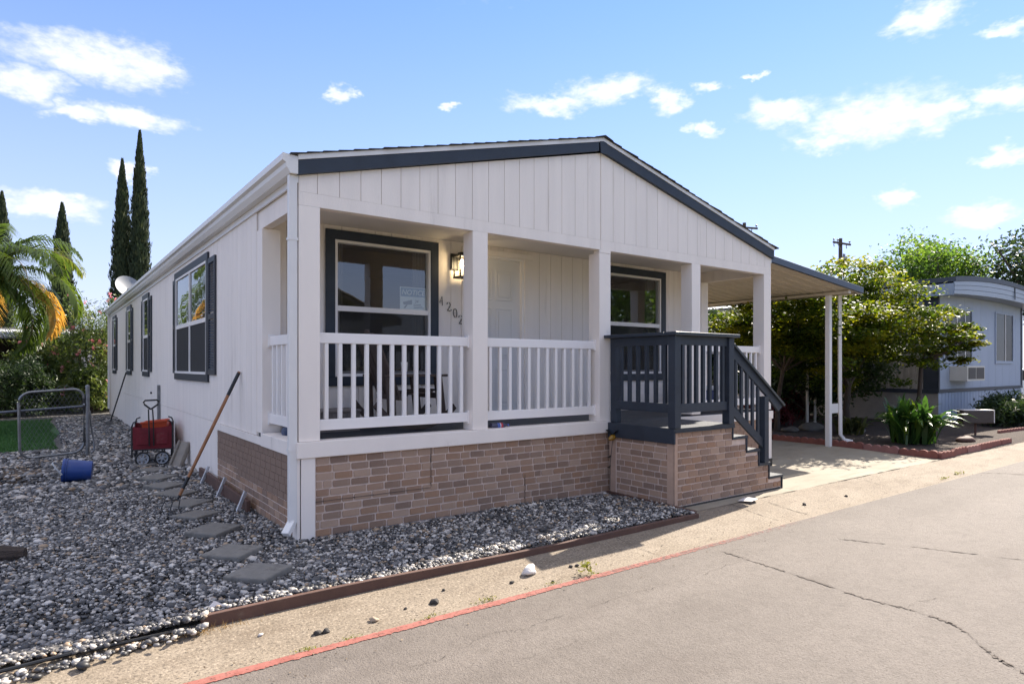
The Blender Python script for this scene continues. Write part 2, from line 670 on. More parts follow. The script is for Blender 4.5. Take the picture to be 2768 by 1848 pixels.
sheet('ground', [-300, -60, 0, 60, 300], [-300, -60, 0, 60, 300], lambda x, y: -.18, soil('dry_ground', (.16, .13, .09), (.25, .21, .15), .8))

road = sheet('road', list(np.linspace(-40, 120, 41)), [-8.8, -6, -4, -3, -2.4, -1.95], lambda x, y: -.106, ASPHALT)

kerb_prof = [(-1.215, -.046), (-1.36, -.060), (-1.50, -.074), (-1.64, -.092), (-1.76, -.108), (-1.86, -.114), (-1.96, -.111)]
kx = list(np.linspace(-40, 120, 321))
kz = dict(kerb_prof)
kerb = sheet('kerb_gutter', kx, [p[0] for p in kerb_prof][::-1], lambda x, y: kz[y], KERB)
sheet('far_kerb', [-40, 40, 120], [-9.6, -8.8], lambda x, y: -.09, KERB)
sheet('far_yard', [-40, 40, 120], [-60, -9.6], lambda x, y: -.085, soil('far_lawn', (.09, .12, .05), (.14, .17, .08), 2))


def drive_z(x, y):
    t = min(1, max(0, (y + 1.215) / 1.9))
    return -.046 + .046 * (t * t * (3 - 2 * t))


drive = sheet('driveway', list(np.linspace(3.70, 10.34, 25)), list(np.linspace(-1.215, 1.2, 14)) + [3, 6, 12, 20], drive_z, DRIVE)
bedg = sheet('flower_bed', [10.34, 12, 14, 16, 18, 40], [-1.215, -1, 0, 2, 6, 20], lambda x, y: -.05 if y < -1.1 else (.03 if y < 5 else 0), BEDSOIL)
yard = sheet('gravel_yard', [-30, -12, -6, -3, -2, -1, 0, 1, 2, 3, 3.70], [-1.345, -1, 0, 2, 4, 8, 12, 20, 40], lambda x, y: -.02, gravel_far())


def ribbon(name, pts, wid, z, mat, parent, seed=0, sub=10, jag=.02, gaps=True):
    rr = random.Random(seed)
    on, run = False, 0
    P = []
    for i in range(len(pts) - 1):
        for k in range(sub):
            t = k / sub
            P.append((pts[i][0] * (1 - t) + pts[i + 1][0] * t + rr.uniform(-jag, jag), pts[i][1] * (1 - t) + pts[i + 1][1] * t + rr.uniform(-jag, jag)))
    P.append(pts[-1])
    v, f = [], []
    for i, p in enumerate(P):
        q, r_ = P[min(i + 1, len(P) - 1)], P[max(i - 1, 0)]
        dx, dy = q[0] - r_[0], q[1] - r_[1]
        L = math.hypot(dx, dy) or 1
        e = min(1, i / 4, (len(P) - 1 - i) / 4)
        if gaps and run <= 0:
            on = not on
            run = rr.randint(5, 26) if on else rr.randint(2, 9)
        run -= 1
        w = wid * (.25 + rr.random() ** 2 * 1.3) * (.1 + .9 * e) / 2 * (1 if on else .08)
        zz = z(p[0], p[1]) if callable(z) else z
        v += [(p[0] - dy / L * w, p[1] + dx / L * w, zz), (p[0] + dy / L * w, p[1] - dx / L * w, zz)]
    f = [(2 * i, 2 * i + 1, 2 * i + 3, 2 * i + 2) for i in range(len(P) - 1)]
    return npmesh(name, v, f, mat, parent)


RZ = -.102
mainc = [(2.987, -2.131), (2.961, -2.423), (2.909, -2.823), (2.868, -3.139), (2.817, -3.429), (2.851, -3.699), (2.834, -3.883), (2.77, -4.032), (2.534, -4.231), (2.427, -4.349), (2.373, -4.451), (2.2, -4.8)]
ribbon('crack_patch', mainc, .026, RZ, TARSEAL, road, 1, 14, .012)
ribbon('crack', mainc, .0035, RZ + .003, ROADCRACK, road, 2, 16, .014)
ribbon('crack', [(4.22, -2.546), (4.32, -2.772), (4.49, -3.101), (4.601, -3.347), (4.85, -3.9)], .022, RZ, TARSEAL, road, 3, 12, .010)
ribbon('crack', [(2.884, -3.677), (3.087, -3.695), (3.316, -3.762)], .004, RZ, ROADCRACK, road, 4, 12, .012)
ribbon('crack', [(-.233, -2.47), (-.033, -2.492), (.405, -2.36), (.533, -2.436), (.762, -2.423), (1.161, -2.429), (1.515, -2.407), (1.9, -2.424), (2.322, -2.443), (2.95, -2.40)], .003, RZ, ROADCRACK, road, 5, 14, .016)
ribbon('crack', [(9.641, -1.97), (9.915, -2.2), (10.2, -2.9), (10.5, -3.6)], .03, RZ, TARSEAL, road, 6, 12, .02)
ribbon('crack', [(.3, -2.75), (.62, -2.78), (1.0, -2.70)], .0025, RZ, ROADCRACK, road, 7, 14, .012)


def kzf(x, y):
    for i in range(len(kerb_prof) - 1):
        (a, za), (b, zb) = kerb_prof[i], kerb_prof[i + 1]
        if b <= y <= a:
            return za + (zb - za) * (a - y) / (a - b) + .005
    return (-.046 if y > -1.215 else -.11) + .006


for i, x in enumerate((7.35, 5.0, 4.48, 2.5, 12.6, 15.5, -.8)):
    ribbon('joint', [(x, -1.23), (x - .06, -1.55), (x - .02, -1.93)], .010 if i < 3 else .006, kzf, CRACK, kerb, 20 + i, 8, .008)
ribbon('joint', [(x, -1.222) for x in np.linspace(3.75, 16, 14)], .016, -.040, CRACK, drive, 30, 8, .006)
ribbon('joint', [(5.86, -1.2), (5.84, -.9), (5.85, -.5)], .012, lambda x, y: drive_z(x, y) + .004, CRACK, drive, 31, 6, .003)
ribbon('joint', [(7.9, -1.2), (8.0, .2), (7.95, 3)], .010, lambda x, y: drive_z(x, y) + .004, CRACK, drive, 32, 8, .004)


def red_paint():
    m, nt, b = nodes('worn_red_paint')
    c = ramp(nt, noise(nt, 9, 5, .7), [(.3, (.245, .068, .05)), (.7, (.32, .125, .098))])
    nt.links.new(c, b.inputs['Base Color'])
    b.inputs['Roughness'].default_value = .8
    tcn = N(nt, 'ShaderNodeTexCoord')
    sx = N(nt, 'ShaderNodeSeparateXYZ')
    nt.links.new(tcn.outputs['Object'], sx.inputs[0])
    wear = N(nt, 'ShaderNodeMapRange')
    nt.links.new(sx.outputs[0], wear.inputs[0])
    for i, v in ((1, .5), (2, 5.6), (3, .25), (4, .60)):
        wear.inputs[i].default_value = v
    wear.clamp = True
    cmp_ = N(nt, 'ShaderNodeMath', operation='SUBTRACT')
    nt.links.new(noise(nt, 34, 6, .75), cmp_.inputs[0])
    nt.links.new(wear.outputs[0], cmp_.inputs[1])
    ml = N(nt, 'ShaderNodeMath', operation='MULTIPLY', use_clamp=True)
    nt.links.new(cmp_.outputs[0], ml.inputs[0])
    ml.inputs[1].default_value = 4.5
    nt.links.new(ml.outputs[0], b.inputs['Alpha'])
    return m


rs = rng.normal(0, .004, (2, 901))
rs[1] += .006 * np.sin(np.linspace(0, 60, 901)) * np.sin(np.linspace(0, 23, 901))
sx_ = np.linspace(-4, 6.6, 901)
v = [(x, -1.952 + rs[0, i] * .6, RZ) for i, x in enumerate(sx_)] + [(x, -2.020 + rs[1, i], RZ) for i, x in enumerate(sx_)]
npmesh('painted_stripe', v, [(i, i + 901, i + 902, i + 1) for i in range(900)], red_paint(), road)['label'] = 'worn red fire-lane stripe along the asphalt edge'

# loose gravel: rounded river pebbles, white, grey and tan
PEB = tone_mat('river_pebbles', [(0, (.028, .027, .027)), (.22, (.06, .058, .058)), (.45, (.155, .146, .14)), (.66, (.32, .30, .278)), (.82, (.50, .465, .42)), (.95, (.64, .60, .545)), (1, (.34, .245, .16))], .48, 0, .5)
ico = bmesh.new()
bmesh.ops.create_icosphere(ico, subdivisions=1, radius=1)
ICOV = np.array([v.co[:] for v in ico.verts])
ICOF = np.array([[v.index for v in f.verts] for f in ico.faces])
ico.free()
STONE_PATH = [(-.53, -.74, 40), (-.56, -.08, 42), (-.53, .77, 38), (-.54, 1.50, 35), (-.50, 2.14, 38), (-.52, 2.85, 42), (-.55, 3.48, 36), (-.54, 4.2, 40), (-.48, 4.95, 38), (-.5, 5.62, 40)]


def pebbles(name, n, region, size, zc, label):
    X, Y = region(n)
    n = len(X)
    keep = np.ones(n, bool)
    for sx, sy, _ in STONE_PATH:
        keep &= ~((np.abs(X - sx) + np.abs(Y - sy)) < .238)
    keep &= ~((X < -1.62 - .1 * np.sin(Y * 5)) & (Y > 4.7 + .15 * np.sin(X * 7)) & (Y < 6.5) & (rng.random(n) < .72))
    keep &= ~((X < -1.45) & (Y > 8.7))
    X, Y = X[keep], Y[keep]
    n = len(X)
    s = size * np.exp(rng.normal(0, .36, n))
    asp = np.stack([s * rng.uniform(.85, 1.35, n), s * rng.uniform(.75, 1.05, n), s * rng.uniform(.5, .8, n)], 1)
    v = ICOV[None] * asp[:, None, :] * (1 + rng.normal(0, .09, (n, 12, 1)))
    a = rng.uniform(0, 2 * np.pi, n)
    tx = rng.normal(0, .35, n)
    ca, sa, ct, st = np.cos(a)[:, None], np.sin(a)[:, None], np.cos(tx)[:, None], np.sin(tx)[:, None]
    y1 = v[:, :, 1] * ct - v[:, :, 2] * st
    z1 = v[:, :, 1] * st + v[:, :, 2] * ct
    x1 = v[:, :, 0]
    x2 = x1 * ca - y1 * sa
    y2 = x1 * sa + y1 * ca
    bumpz = .012 * np.sin(X * 3.1 + Y * 1.7) + .010 * np.sin(Y * 4.3 - X * 2.2)
    P = np.stack([x2 + X[:, None], y2 + Y[:, None], z1 + (zc + bumpz + rng.uniform(-.006, .012, n))[:, None]], 2)
    tone = np.clip(rng.beta(.9, 1.22, n), 0, .97)
    tone[rng.random(n) < .05] = 1.0
    f = ICOF[None] + (np.arange(n) * 12)[:, None, None]
    o = npmesh(name, P.reshape(-1, 3), f.reshape(-1, 3), PEB, None, np.repeat(tone, 12), True)
    tag(o, label, 'gravel', kind='stuff')
    return o


def reg_near(n):
    X = rng.uniform(-3.35, .02, n)
    X = np.where((X < -2.9) & (rng.random(n) < (-2.9 - X) * 2.0), rng.uniform(-2.9, .0, n), X)
    Y = rng.uniform(-1.42, 3.6, n)
    k = Y > np.where(X < -1.0, -1.40 + .03 * np.sin(X * 9), -1.335)
    # right-hand strip in front of the brick skirting
    m = int(n * .32)
    X2 = rng.uniform(0, 3.70, m)
    Y2 = rng.uniform(-1.335, -.01, m)
    return np.r_[X[k], X2], np.r_[Y[k], Y2]


def reg_far(n):
    X = rng.uniform(-2.6, .02, n)
    Y = 3.6 + rng.random(n) ** 1.15 * 14
    return X, Y


pebbles('pebble_gravel', 50000, reg_near, .0122, -.006, 'grey and white river pebble gravel around the house front')
pebbles('bark_gravel', 24000, reg_far, .0225, -.004, 'coarser pebble gravel along the long side wall')
# spilled pebbles below the missing end of the edging
n = 330
X = rng.uniform(-2.6, -1.02, n)
Yp = -1.41 - np.abs(rng.normal(0, .045, n))
pebbles('spilled_gravel', n, lambda k: (X, Yp), .0145, -.048, 'pebbles spilled over the kerb left of the brown edging board')

# artificial turf
TURF = tone_mat('turf_green', [(0, (.035, .10, .018)), (1, (.08, .19, .04))], .7)
tp = [(-4.2, 8.74), (-2.38, 8.76), (-1.97, 8.85), (-1.6, 9.7), (-1.56, 9.97), (-1.62, 11.2), (-1.44, 12.2), (-1.57, 16.0), (-2.72, 17.3), (-5, 17.3)]
lawn_soil = MB().add([(x, y, -.010) for x, y in tp], [tuple(range(len(tp)))]).build('lawn_patch', M('turf_base', (.045, .12, .028), .9, .3, 8))
lawn_soil['kind'] = 'structure'
n = 26000
gx = rng.uniform(-4.2, -1.5, n); gy = rng.uniform(8.8, 17, n)
gx = np.minimum(gx, -1.52 - .1 * np.abs(np.sin(gy * 1.1)))
h = rng.uniform(.02, .05, n); a = rng.uniform(0, 6.28, n); w = .006
lean = rng.normal(0, .012, (n, 2))
v = np.stack([np.stack([gx - np.cos(a) * w, gy - np.sin(a) * w, -.01 + 0 * h], 1), np.stack([gx + np.cos(a) * w, gy + np.sin(a) * w, -.01 + 0 * h], 1), np.stack([gx + lean[:, 0], gy + lean[:, 1], h], 1)], 1)
tag(npmesh('turf_grass', v.reshape(-1, 3), np.arange(3 * n).reshape(n, 3), TURF, None, np.repeat(rng.random(n), 3)), 'short bright green turf behind the chain-link gate', 'grass', kind='stuff')
dp = [(-2.45 + (.72 + .10 * math.sin(3 * a_) + .08 * math.sin(7 * a_ + 1) + .05 * math.sin(13 * a_)) * math.cos(a_), 5.65 + (.95 + .12 * math.sin(4 * a_ + 2) + .08 * math.sin(9 * a_)) * math.sin(a_)) for a_ in np.linspace(0, 2 * math.pi, 48, endpoint=False)]
MB().add([(x, y, -.012) for x, y in dp], [tuple(range(len(dp)))]).build('dirt_patch', DIRT)['kind'] = 'structure'

# dead leaf crumbs and grit on the kerb, the road edge and the gravel
LITTER = tone_mat('leaf_crumbs', [(0, (.03, .022, .015)), (.6, (.10, .068, .04)), (1, (.26, .19, .12))], .9)
n = 1500
lx = np.r_[rng.uniform(-2.6, 9.5, n // 2), rng.uniform(-2.6, 3.6, n - n // 2)]
ly = np.r_[rng.uniform(-2.3, -1.38, n // 4), np.clip(rng.normal(-1.87, .05, n // 2 - n // 4), -1.94, -1.4), rng.uniform(-1.3, 3.5, n - n // 2)]
ok = ~((ly > -.02) & (lx > -.03))
lx, ly = lx[ok], ly[ok]
lz = np.array([(.016 if (y > -1.35 and x < 3.68) else (kzf(x, y) if y > -1.95 else -.102)) for x, y in zip(lx, ly)]) + .003
m_ = len(lx)
sz = rng.uniform(.003, .011, m_)
aa = rng.uniform(0, 6.28, m_)
ex = np.stack([np.cos(aa), np.sin(aa), rng.normal(0, .2, m_)], 1) * sz[:, None]
ey = np.stack([-np.sin(aa), np.cos(aa), rng.normal(0, .2, m_)], 1) * sz[:, None] * .5
cc = np.stack([lx, ly, lz], 1)
v = np.stack([cc - ex, cc + ey, cc + ex, cc - ey], 1).reshape(-1, 3)
tag(npmesh('leaf_litter', v, np.arange(4 * m_).reshape(m_, 4), LITTER, None, np.repeat(rng.random(m_), 4)), 'scattered brown leaf crumbs and grit along kerb and gravel', 'leaf litter', kind='stuff')

# ------------------------------------------------------------------ the house
Wd, LEN = 7.25, 18.8
zH, zE, zA = 2.913, 3.165, 4.075
zBB, zBT, zDK = .71, .849, .835
PX = [0.0, 1.794, 3.602, 5.342, 7.063]
PWID = .187
PW = 1.34                                              # porch back wall
SL = (zA - zE) / (Wd / 2)


def ztop(x):
    return zA - SL * abs(x - Wd / 2)


house = empty('manufactured_house', (0, 0, 0), 'white manufactured house with navy trim, brick skirting and a covered front porch', 'house')

# gable
gable = MB()
g0 = 3.03
gable.prism([(0, zH), (Wd, zH), (Wd, ztop(Wd)), (Wd / 2, zA), (0, ztop(0))], 'y', .012, .10)
gable = gable.build('gable', SIDING, house)
xs = [0.0] + [.164 + .2032 * i for i in range(17)] + [Wd / 2 - .003]
xs = xs + [Wd - x for x in reversed(xs)]
for i in range(len(xs) - 1):
    a, b = xs[i] + .003, xs[i + 1] - .003
    if b - a < .03:
        continue
    MB().prism([(a, g0), (b, g0), (b, ztop(b)), (a, ztop(a))], 'y', 0, .0115).build('siding_board', SIDING, gable)
MB().box(0, Wd / 2 - .003, -.0005, .0115, zH, g0 - .0015).build('header_trim', SIDING, gable)
MB().box(Wd / 2 + .003, Wd, -.0005, .0115, zH, g0 - .0015).build('header_trim', SIDING, gable)
MB().box(PX[2], PX[2] + PWID, -.0045, .10, zH - .035, zH - .001).build('header_block', SIDING, gable)
# porch ceiling, soffit of header
MB().box(.101, Wd - .101, .101, PW, 3.08, 3.10).build('porch_ceiling', SOFFIT, house)
MB().prism([(.1, zH), (PW, zH), (PW, 3.2), (.1, 3.2)], 'x', .012, .10).build('side_header', SIDING, house)
MB().prism([(.1, zH), (PW, zH), (PW, 3.2), (.1, 3.2)], 'x', Wd - .10, Wd - .012).build('side_header', SIDING, house)
# rake boards: navy board, thin white strip above
for s in (0, 1):
    f = (lambda x: x) if s == 0 else (lambda x: Wd - x)
    e0, e1 = -.02, Wd / 2 + (.0 if s == 0 else .07)
    MB().prism([(f(e0), ztop(0) - SL * .02), (f(e1 - (.07 if s == 0 else 0)), ztop(Wd / 2 if s == 0 else Wd / 2) - (0 if s == 0 else 0)), (f(e1 - (.07 if s == 0 else 0)), zA + .125), (f(e0), zE - SL * .02 + .125)] if s == 0 else
               [(f(e0), zE - SL * .02), (Wd / 2, zA), (Wd / 2, zA + .125), (f(e0), zE - SL * .02 + .125)], 'y', -.045, -.004).build('rake_board', NAVY, house)
    MB().prism([(f(e0), zE - SL * .02 + .127), (Wd / 2, zA + .127), (Wd / 2, zA + .172), (f(e0), zE - SL * .02 + .172)], 'y', -.052, -.002).build('rake_trim', ALU, house)
MB().prism([(Wd / 2 - .045, zA - .02), (Wd / 2 + .045, zA - .02), (Wd / 2 + .06, zA + .115), (Wd / 2, zA + .128), (Wd / 2 - .06, zA + .115)], 'y', -.052, -.046).build('rake_cap', NAVY, house)
# roof: two slabs and shingle courses
roof = MB()
RB = zE + .172
th = .03
roof.prism([(-.05, RB - SL * .05), (Wd / 2, RB + SL * Wd / 2), (Wd + .05, RB - SL * .05), (Wd + .05, RB - SL * .05 - th), (Wd / 2, RB + SL * Wd / 2 - th), (-.05, RB - SL * .05 - th)], 'y', -.001, LEN + .15)
roof = roof.build('roof', SHINGLE, house)
rr = random.Random(5)
for s in (0, 1):
    n = 26
    for k in range(n):
        x0 = -.09 + k * (Wd / 2 + .09) / n
        x1 = x0 + (Wd / 2 + .09) / n + .05
        x1 = min(x1, Wd / 2)
        zz = lambda x: RB + SL * x
        y0 = -.075 + rr.uniform(-.008, .012)
        pl = [(x0, zz(x0) + .016), (x1, zz(x1) + .004), (x1, zz(x1) + .001), (x0, zz(x0) + .001)]
        if s:
            pl = [(Wd - u, v) for u, v in pl]
        MB().prism(pl, 'y', y0, LEN + .16).build('shingle_course', SHINGLE, roof)
MB().prism([(Wd / 2 - .13, RB + SL * Wd / 2 - .02), (Wd / 2, RB + SL * Wd / 2 + .022), (Wd / 2 + .13, RB + SL * Wd / 2 - .02), (Wd / 2, RB + SL * Wd / 2 + .006)], 'y', -.085, LEN + .16).build('ridge_cap', SHINGLE, roof)
for (vx, vy, hh) in ((2.2, 6.0, .3), (2.4, 11, .35)):
    MB().tube([(vx, vy, ztop(vx) + .1), (vx, vy, ztop(vx) + .2 + hh)], .045, 10).build('vent_pipe', GALV, roof)

# eave fascia, gutter, downspout (left), eave on the right
MB().box(-.02, -.002, .0, LEN, 3.10, zE + .15).build('eave_fascia', ALU, house)
MB().box(Wd + .002, Wd + .02, .0, LEN, 3.10, zE + .15).build('eave_fascia', ALU, house)
gt = [(-.021, 3.31), (-.021, 3.165), (-.085, 3.165), (-.115, 3.215), (-.122, 3.25), (-.150, 3.268), (-.150, 3.325), (-.142, 3.325), (-.142, 3.275), (-.114, 3.255), (-.108, 3.22), (-.080, 3.173), (-.028, 3.173), (-.028, 3.31)]
gutter = MB().prism(gt, 'y', -.040, LEN + .1).build('gutter', ALU, house)
MB().prism([(-.0205, 3.312), (-.0205, 3.163), (-.086, 3.163), (-.116, 3.213), (-.124, 3.249), (-.152, 3.266), (-.152, 3.327)], 'y', -.046, -.0405).build('end_cap', ALU, gutter)
for y in np.arange(.6, LEN, 1.2):
    MB().box(-.141, -.029, y, y + .02, 3.300, 3.304).build('hanger', ALU, gutter)
ds = MB()
ds.box(-.084, -.012, -.002, .052, .15, 3.164)
ds = ds.build('downspout', ALU, house, bevel=.006)
mrot = Matrix.Rotation(R(-52), 3, 'X') @ Matrix.Identity(3)
MB().bar((-.050, .022, .165), (-.125, -.035, .075), .07, .05).build('downspout_elbow', ALU, ds, bevel=.005)
for z in (.775, 2.6):
    MB().box(-.090, -.005, -.006, .056, z, z + .022).build('strap', ALU, ds)
ds2 = MB().box(-.07, -.012, LEN - .14, LEN - .06, .15, 3.164).build('downspout', ALU, house)

# posts
for x in PX:
    MB().box(x, x + PWID, -.003, .184, zBT + .002, zH - .002 if x != PX[2] else zH - .037).build('porch_post', WHITE, house, bevel=.003)
for x in (0, PX[4]):
    MB().box(x + (.001 if x == 0 else 0), x + PWID, 1.15, PW - .002, zDK - .004, zH - .002).build('wall_pilaster', WHITE, house, bevel=.003)
# band board round the deck
MB().box(-.022, PX[2] + PWID, -.030, .16, zBB, zBT).build('band_board', WHITE, house, bevel=.003)
MB().box(PX[2] + PWID + .002, Wd + .022, -.029, .16, zBB, zBT - .02).build('band_board', WHITE, house, bevel=.003)
MB().box(-.021, .16, .162, 1.12, zBB, zBT - .012).build('side_band', WHITE, house, bevel=.003)
MB().box(-.018, .0, 1.122, 3.19, zBB + .005, zBB + .085).build('side_band', WHITE, house)
MB().box(Wd - .16, Wd + .021, .162, PW, zBB, zBT - .012).build('side_band', WHITE, house)
# corner boards under the band
MB().box(.018, .140, -.014, .006, -.02, zBB - .002).build('corner_board', WHITE, house, bevel=.002)
MB().box(-.014, .012, .002, .13, -.02, zBB - .002).build('corner_board', WHITE, house, bevel=.002)
MB().box(Wd - .12, Wd, -.014, .006, .10, zBB - .002).build('corner_board', WHITE, house, bevel=.002)
MB().box(Wd - .13, Wd + .012, -.020, .008, -.02, .098).build('corner_shoe', BLACKM, house)

# brick skirting: mortar panel with separate bricks standing proud
def brick_mesh(kind, seed):
    r = random.Random(seed)
    L, H, T = .193, .067, .008
    m = MB()
    c = .004
    j = lambda s=.0022: r.uniform(-s, s)
    outer = [(-L / 2 + j(), -H / 2 + j()), (L / 2 + j(), -H / 2 + j()), (L / 2 + j(), H / 2 + j()), (-L / 2 + j(), H / 2 + j())]
    cx = [(-.83, -1), (.83, -1), (1, -.72), (1, .72), (.83, 1), (-.83, 1), (-1, .72), (-1, -.72)]
    ring0 = [(L / 2 * (a if abs(a) == 1 else a * 1.14) + j(), H / 2 * b + j()) for a, b in cx]
    ring1 = [(u * .986, v * .962) for u, v in ring0]
    v = [(u, 0, w) for u, w in ring0] + [(u, -T * .7, w) for u, w in ring0] + [(u, -T + j(.0008), w) for u, w in ring1]
    f = [(i, (i + 1) % 8, 8 + (i + 1) % 8, 8 + i) for i in range(8)] + [(8 + i, 8 + (i + 1) % 8, 16 + (i + 1) % 8, 16 + i) for i in range(8)] + [tuple(range(16, 24))]
    m.add(v, f)
    return m.mesh('brick', BRICK)


BM = [brick_mesh(0, i) for i in range(6)]


def lay_bricks(parent, p0, along, L, z0, z1, rot, seed, pitch=.176, course=.0715, top=None, stuff=False, limit=999, zslope=None):
    """bricks of one panel; 'along' is the panel's unit direction; returns what is left over"""
    r = random.Random(seed)
    rows = int(round((z1 - z0) / course))
    course = (z1 - z0) / rows
    mb = MB()
    cnt = 0
    for k in range(rows):
        zc = z0 + (k + .5) * course
        s = -r.choice((0, .5, .25, .75)) * pitch if k % 2 else -.5 * pitch * r.choice((0, 1, 1)) - .02
        while s < L - .02:
            ln = pitch * (1 if r.random() < .86 else r.choice((.5, .66, 1.0)))
            a, b = max(s, 0.004), min(s + ln, L - .004)
            s += ln
            if b - a < .035:
                continue
            mid = (a + b) / 2
            if top is not None:
                b = min(b, top(zc + course * .42))
                if b - a < .035:
                    continue
                mid = (a + b) / 2
            loc = (p0[0] + along[0] * mid, p0[1] + along[1] * mid, zc)
            sx = (b - a - .0140) / .193
            if stuff or cnt >= limit:
                h = (b - a - .010) / 2
                if abs(along[0]) > .5:
                    mb.box(loc[0] - h, loc[0] + h, loc[1] - .009, loc[1], zc - .033, zc + .033)
                else:
                    mb.box(loc[0] - .009, loc[0], loc[1] - h, loc[1] + h, zc - .033, zc + .033)
                continue
            cnt += 1
            o = link_mesh('brick', r.choice(BM), parent, loc, (0, 0, rot), (sx, 1, (course - .0140) / .067 * r.uniform(.97, 1.02)))
    if mb.v:
        mb.build('bricks', BRICK, parent)['kind'] = 'stuff'
    return cnt


sk = MB().box(.141, 3.787, .006, .05, -.03, zBB + .02).build('front_skirting', MORTAR, house)
c1 = lay_bricks(sk, (.143, .006), (1, 0), 3.787 - .143, .0, zBB - .002, 0, 1)
MB().box(1.30, 1.304, -.006, .006, .33, zBB - .002).build('panel_seam', CRACK, sk)
MB().box(2.47, 2.474, -.006, .006, 0, .33).build('panel_seam', CRACK, sk)
MB().box(.15, 1.30, -.006, .006, .314, .3175).build('panel_seam', CRACK, sk)
sk2 = MB().box(.006, .05, .131, 3.17, -.03, zBB + .02).build('side_skirting', MORTAR, house)
c2 = lay_bricks(sk2, (.006, 3.168), (0, -1), 3.168 - .133, .0, zBB - .004, R(-90), 2, limit=max(0, 300 - c1))
sk3 = MB().box(3.79, Wd - .12, .006, .05, -.03, zBB + .02).build('front_skirting', MORTAR, house)
lay_bricks(sk3, (3.80, .006), (1, 0), Wd - .125 - 3.80, .0, zBB - .002, 0, 3, stuff=True)
MB().box(Wd - .05, Wd - .01, .02, LEN, -.03, .8).build('rear_skirting', SIDING, house)

# side wall: cores, boards, plain lower panels
sw = MB()
sw.box(.012, .10, PW - .01, LEN, .0, 3.2)
sw = sw.build('side_wall', SIDING, house)
y = 1.342
k = 0
while y < LEN - .01:
    y2 = min(y + .2032, LEN)
    MB().box(0, .0115, y + .0025, y2 - .0025, .80, 3.16).build('siding_board', SIDING, sw)
    y = y2
MB().box(.001, .0115, 1.342, 3.17, zBB + .1, .80).build('siding_panel', SIDING, sw)
yy = 3.173
while yy < LEN:
    y2 = min(yy + 1.22, LEN)
    MB().box(.002, .0115, yy + .003, y2 - .003, -.03, .795).build('skirting_panel', SIDING, sw)
    yy = y2
MB().box(-.012, .05, LEN, LEN + .03, -.03, 3.15).build('corner_board', WHITE, house)
rest = MB()
rest.box(.1, Wd - .1, LEN - .1, LEN - .01, 0, 3.2)
rest.box(Wd - .1, Wd - .012, PW, LEN, 0, 3.2)
rest.build('far_walls', SIDING, house)
MB().box(.1, Wd - .1, PW + .1, LEN - .1, zDK - .1, zDK - .02).build('floor', ROOM, house)
MB().box(.1, Wd - .1, PW + .1, LEN - .1, 3.1, 3.13).build('ceiling', ROOM, house)
MB().box(.1, Wd - .1, 5.2, 5.26, zDK, 3.1).build('partition', ROOM, house)

# porch back wall with openings (x0, x1, z0, z1)
OPEN = [(.83, 2.04, 1.395, 2.925), (2.56, 3.48, zDK, 2.955), (5.06, 6.27, 1.395, 2.925)]
pw = MB()
cuts = sorted(set([.1, Wd - .1] + [o[0] for o in OPEN] + [o[1] for o in OPEN]))
for i in range(len(cuts) - 1):
    a, b = cuts[i], cuts[i + 1]
    op = [o for o in OPEN if o[0] <= a + 1e-6 and o[1] >= b - 1e-6]
    if op:
        if op[0][2] > .9:
            pw.box(a, b, PW + .012, PW + .10, .5, op[0][2])
        pw.box(a, b, PW + .012, PW + .10, op[0][3], 3.1)
    else:
        pw.box(a, b, PW + .012, PW + .10, .5, 3.1)
pw = pw.build('porch_wall', SIDING, house)
x = .10
while x < Wd - .11:
    x2 = min(x + .2032, Wd - .10)
    mid = (x + x2) / 2
    op = [o for o in OPEN if o[0] - .09 < mid < o[1] + .09]
    segs = [(zDK + .01, 3.078)]
    if op:
        segs = [(op[0][3] + .02, 3.078)]
        if op[0][2] > .9:
            segs.append((zDK + .01, op[0][2] - .03))
    else:
        for o in OPEN:                                  # board cut by an opening's edge stops at it
            if o[0] < x2 and o[1] > x:
                pass
    for z0, z1 in segs:
        MB().box(x + .003, x2 - .003, PW, PW + .0115, z0, z1).build('siding_board', SIDING, pw)
    x = x2


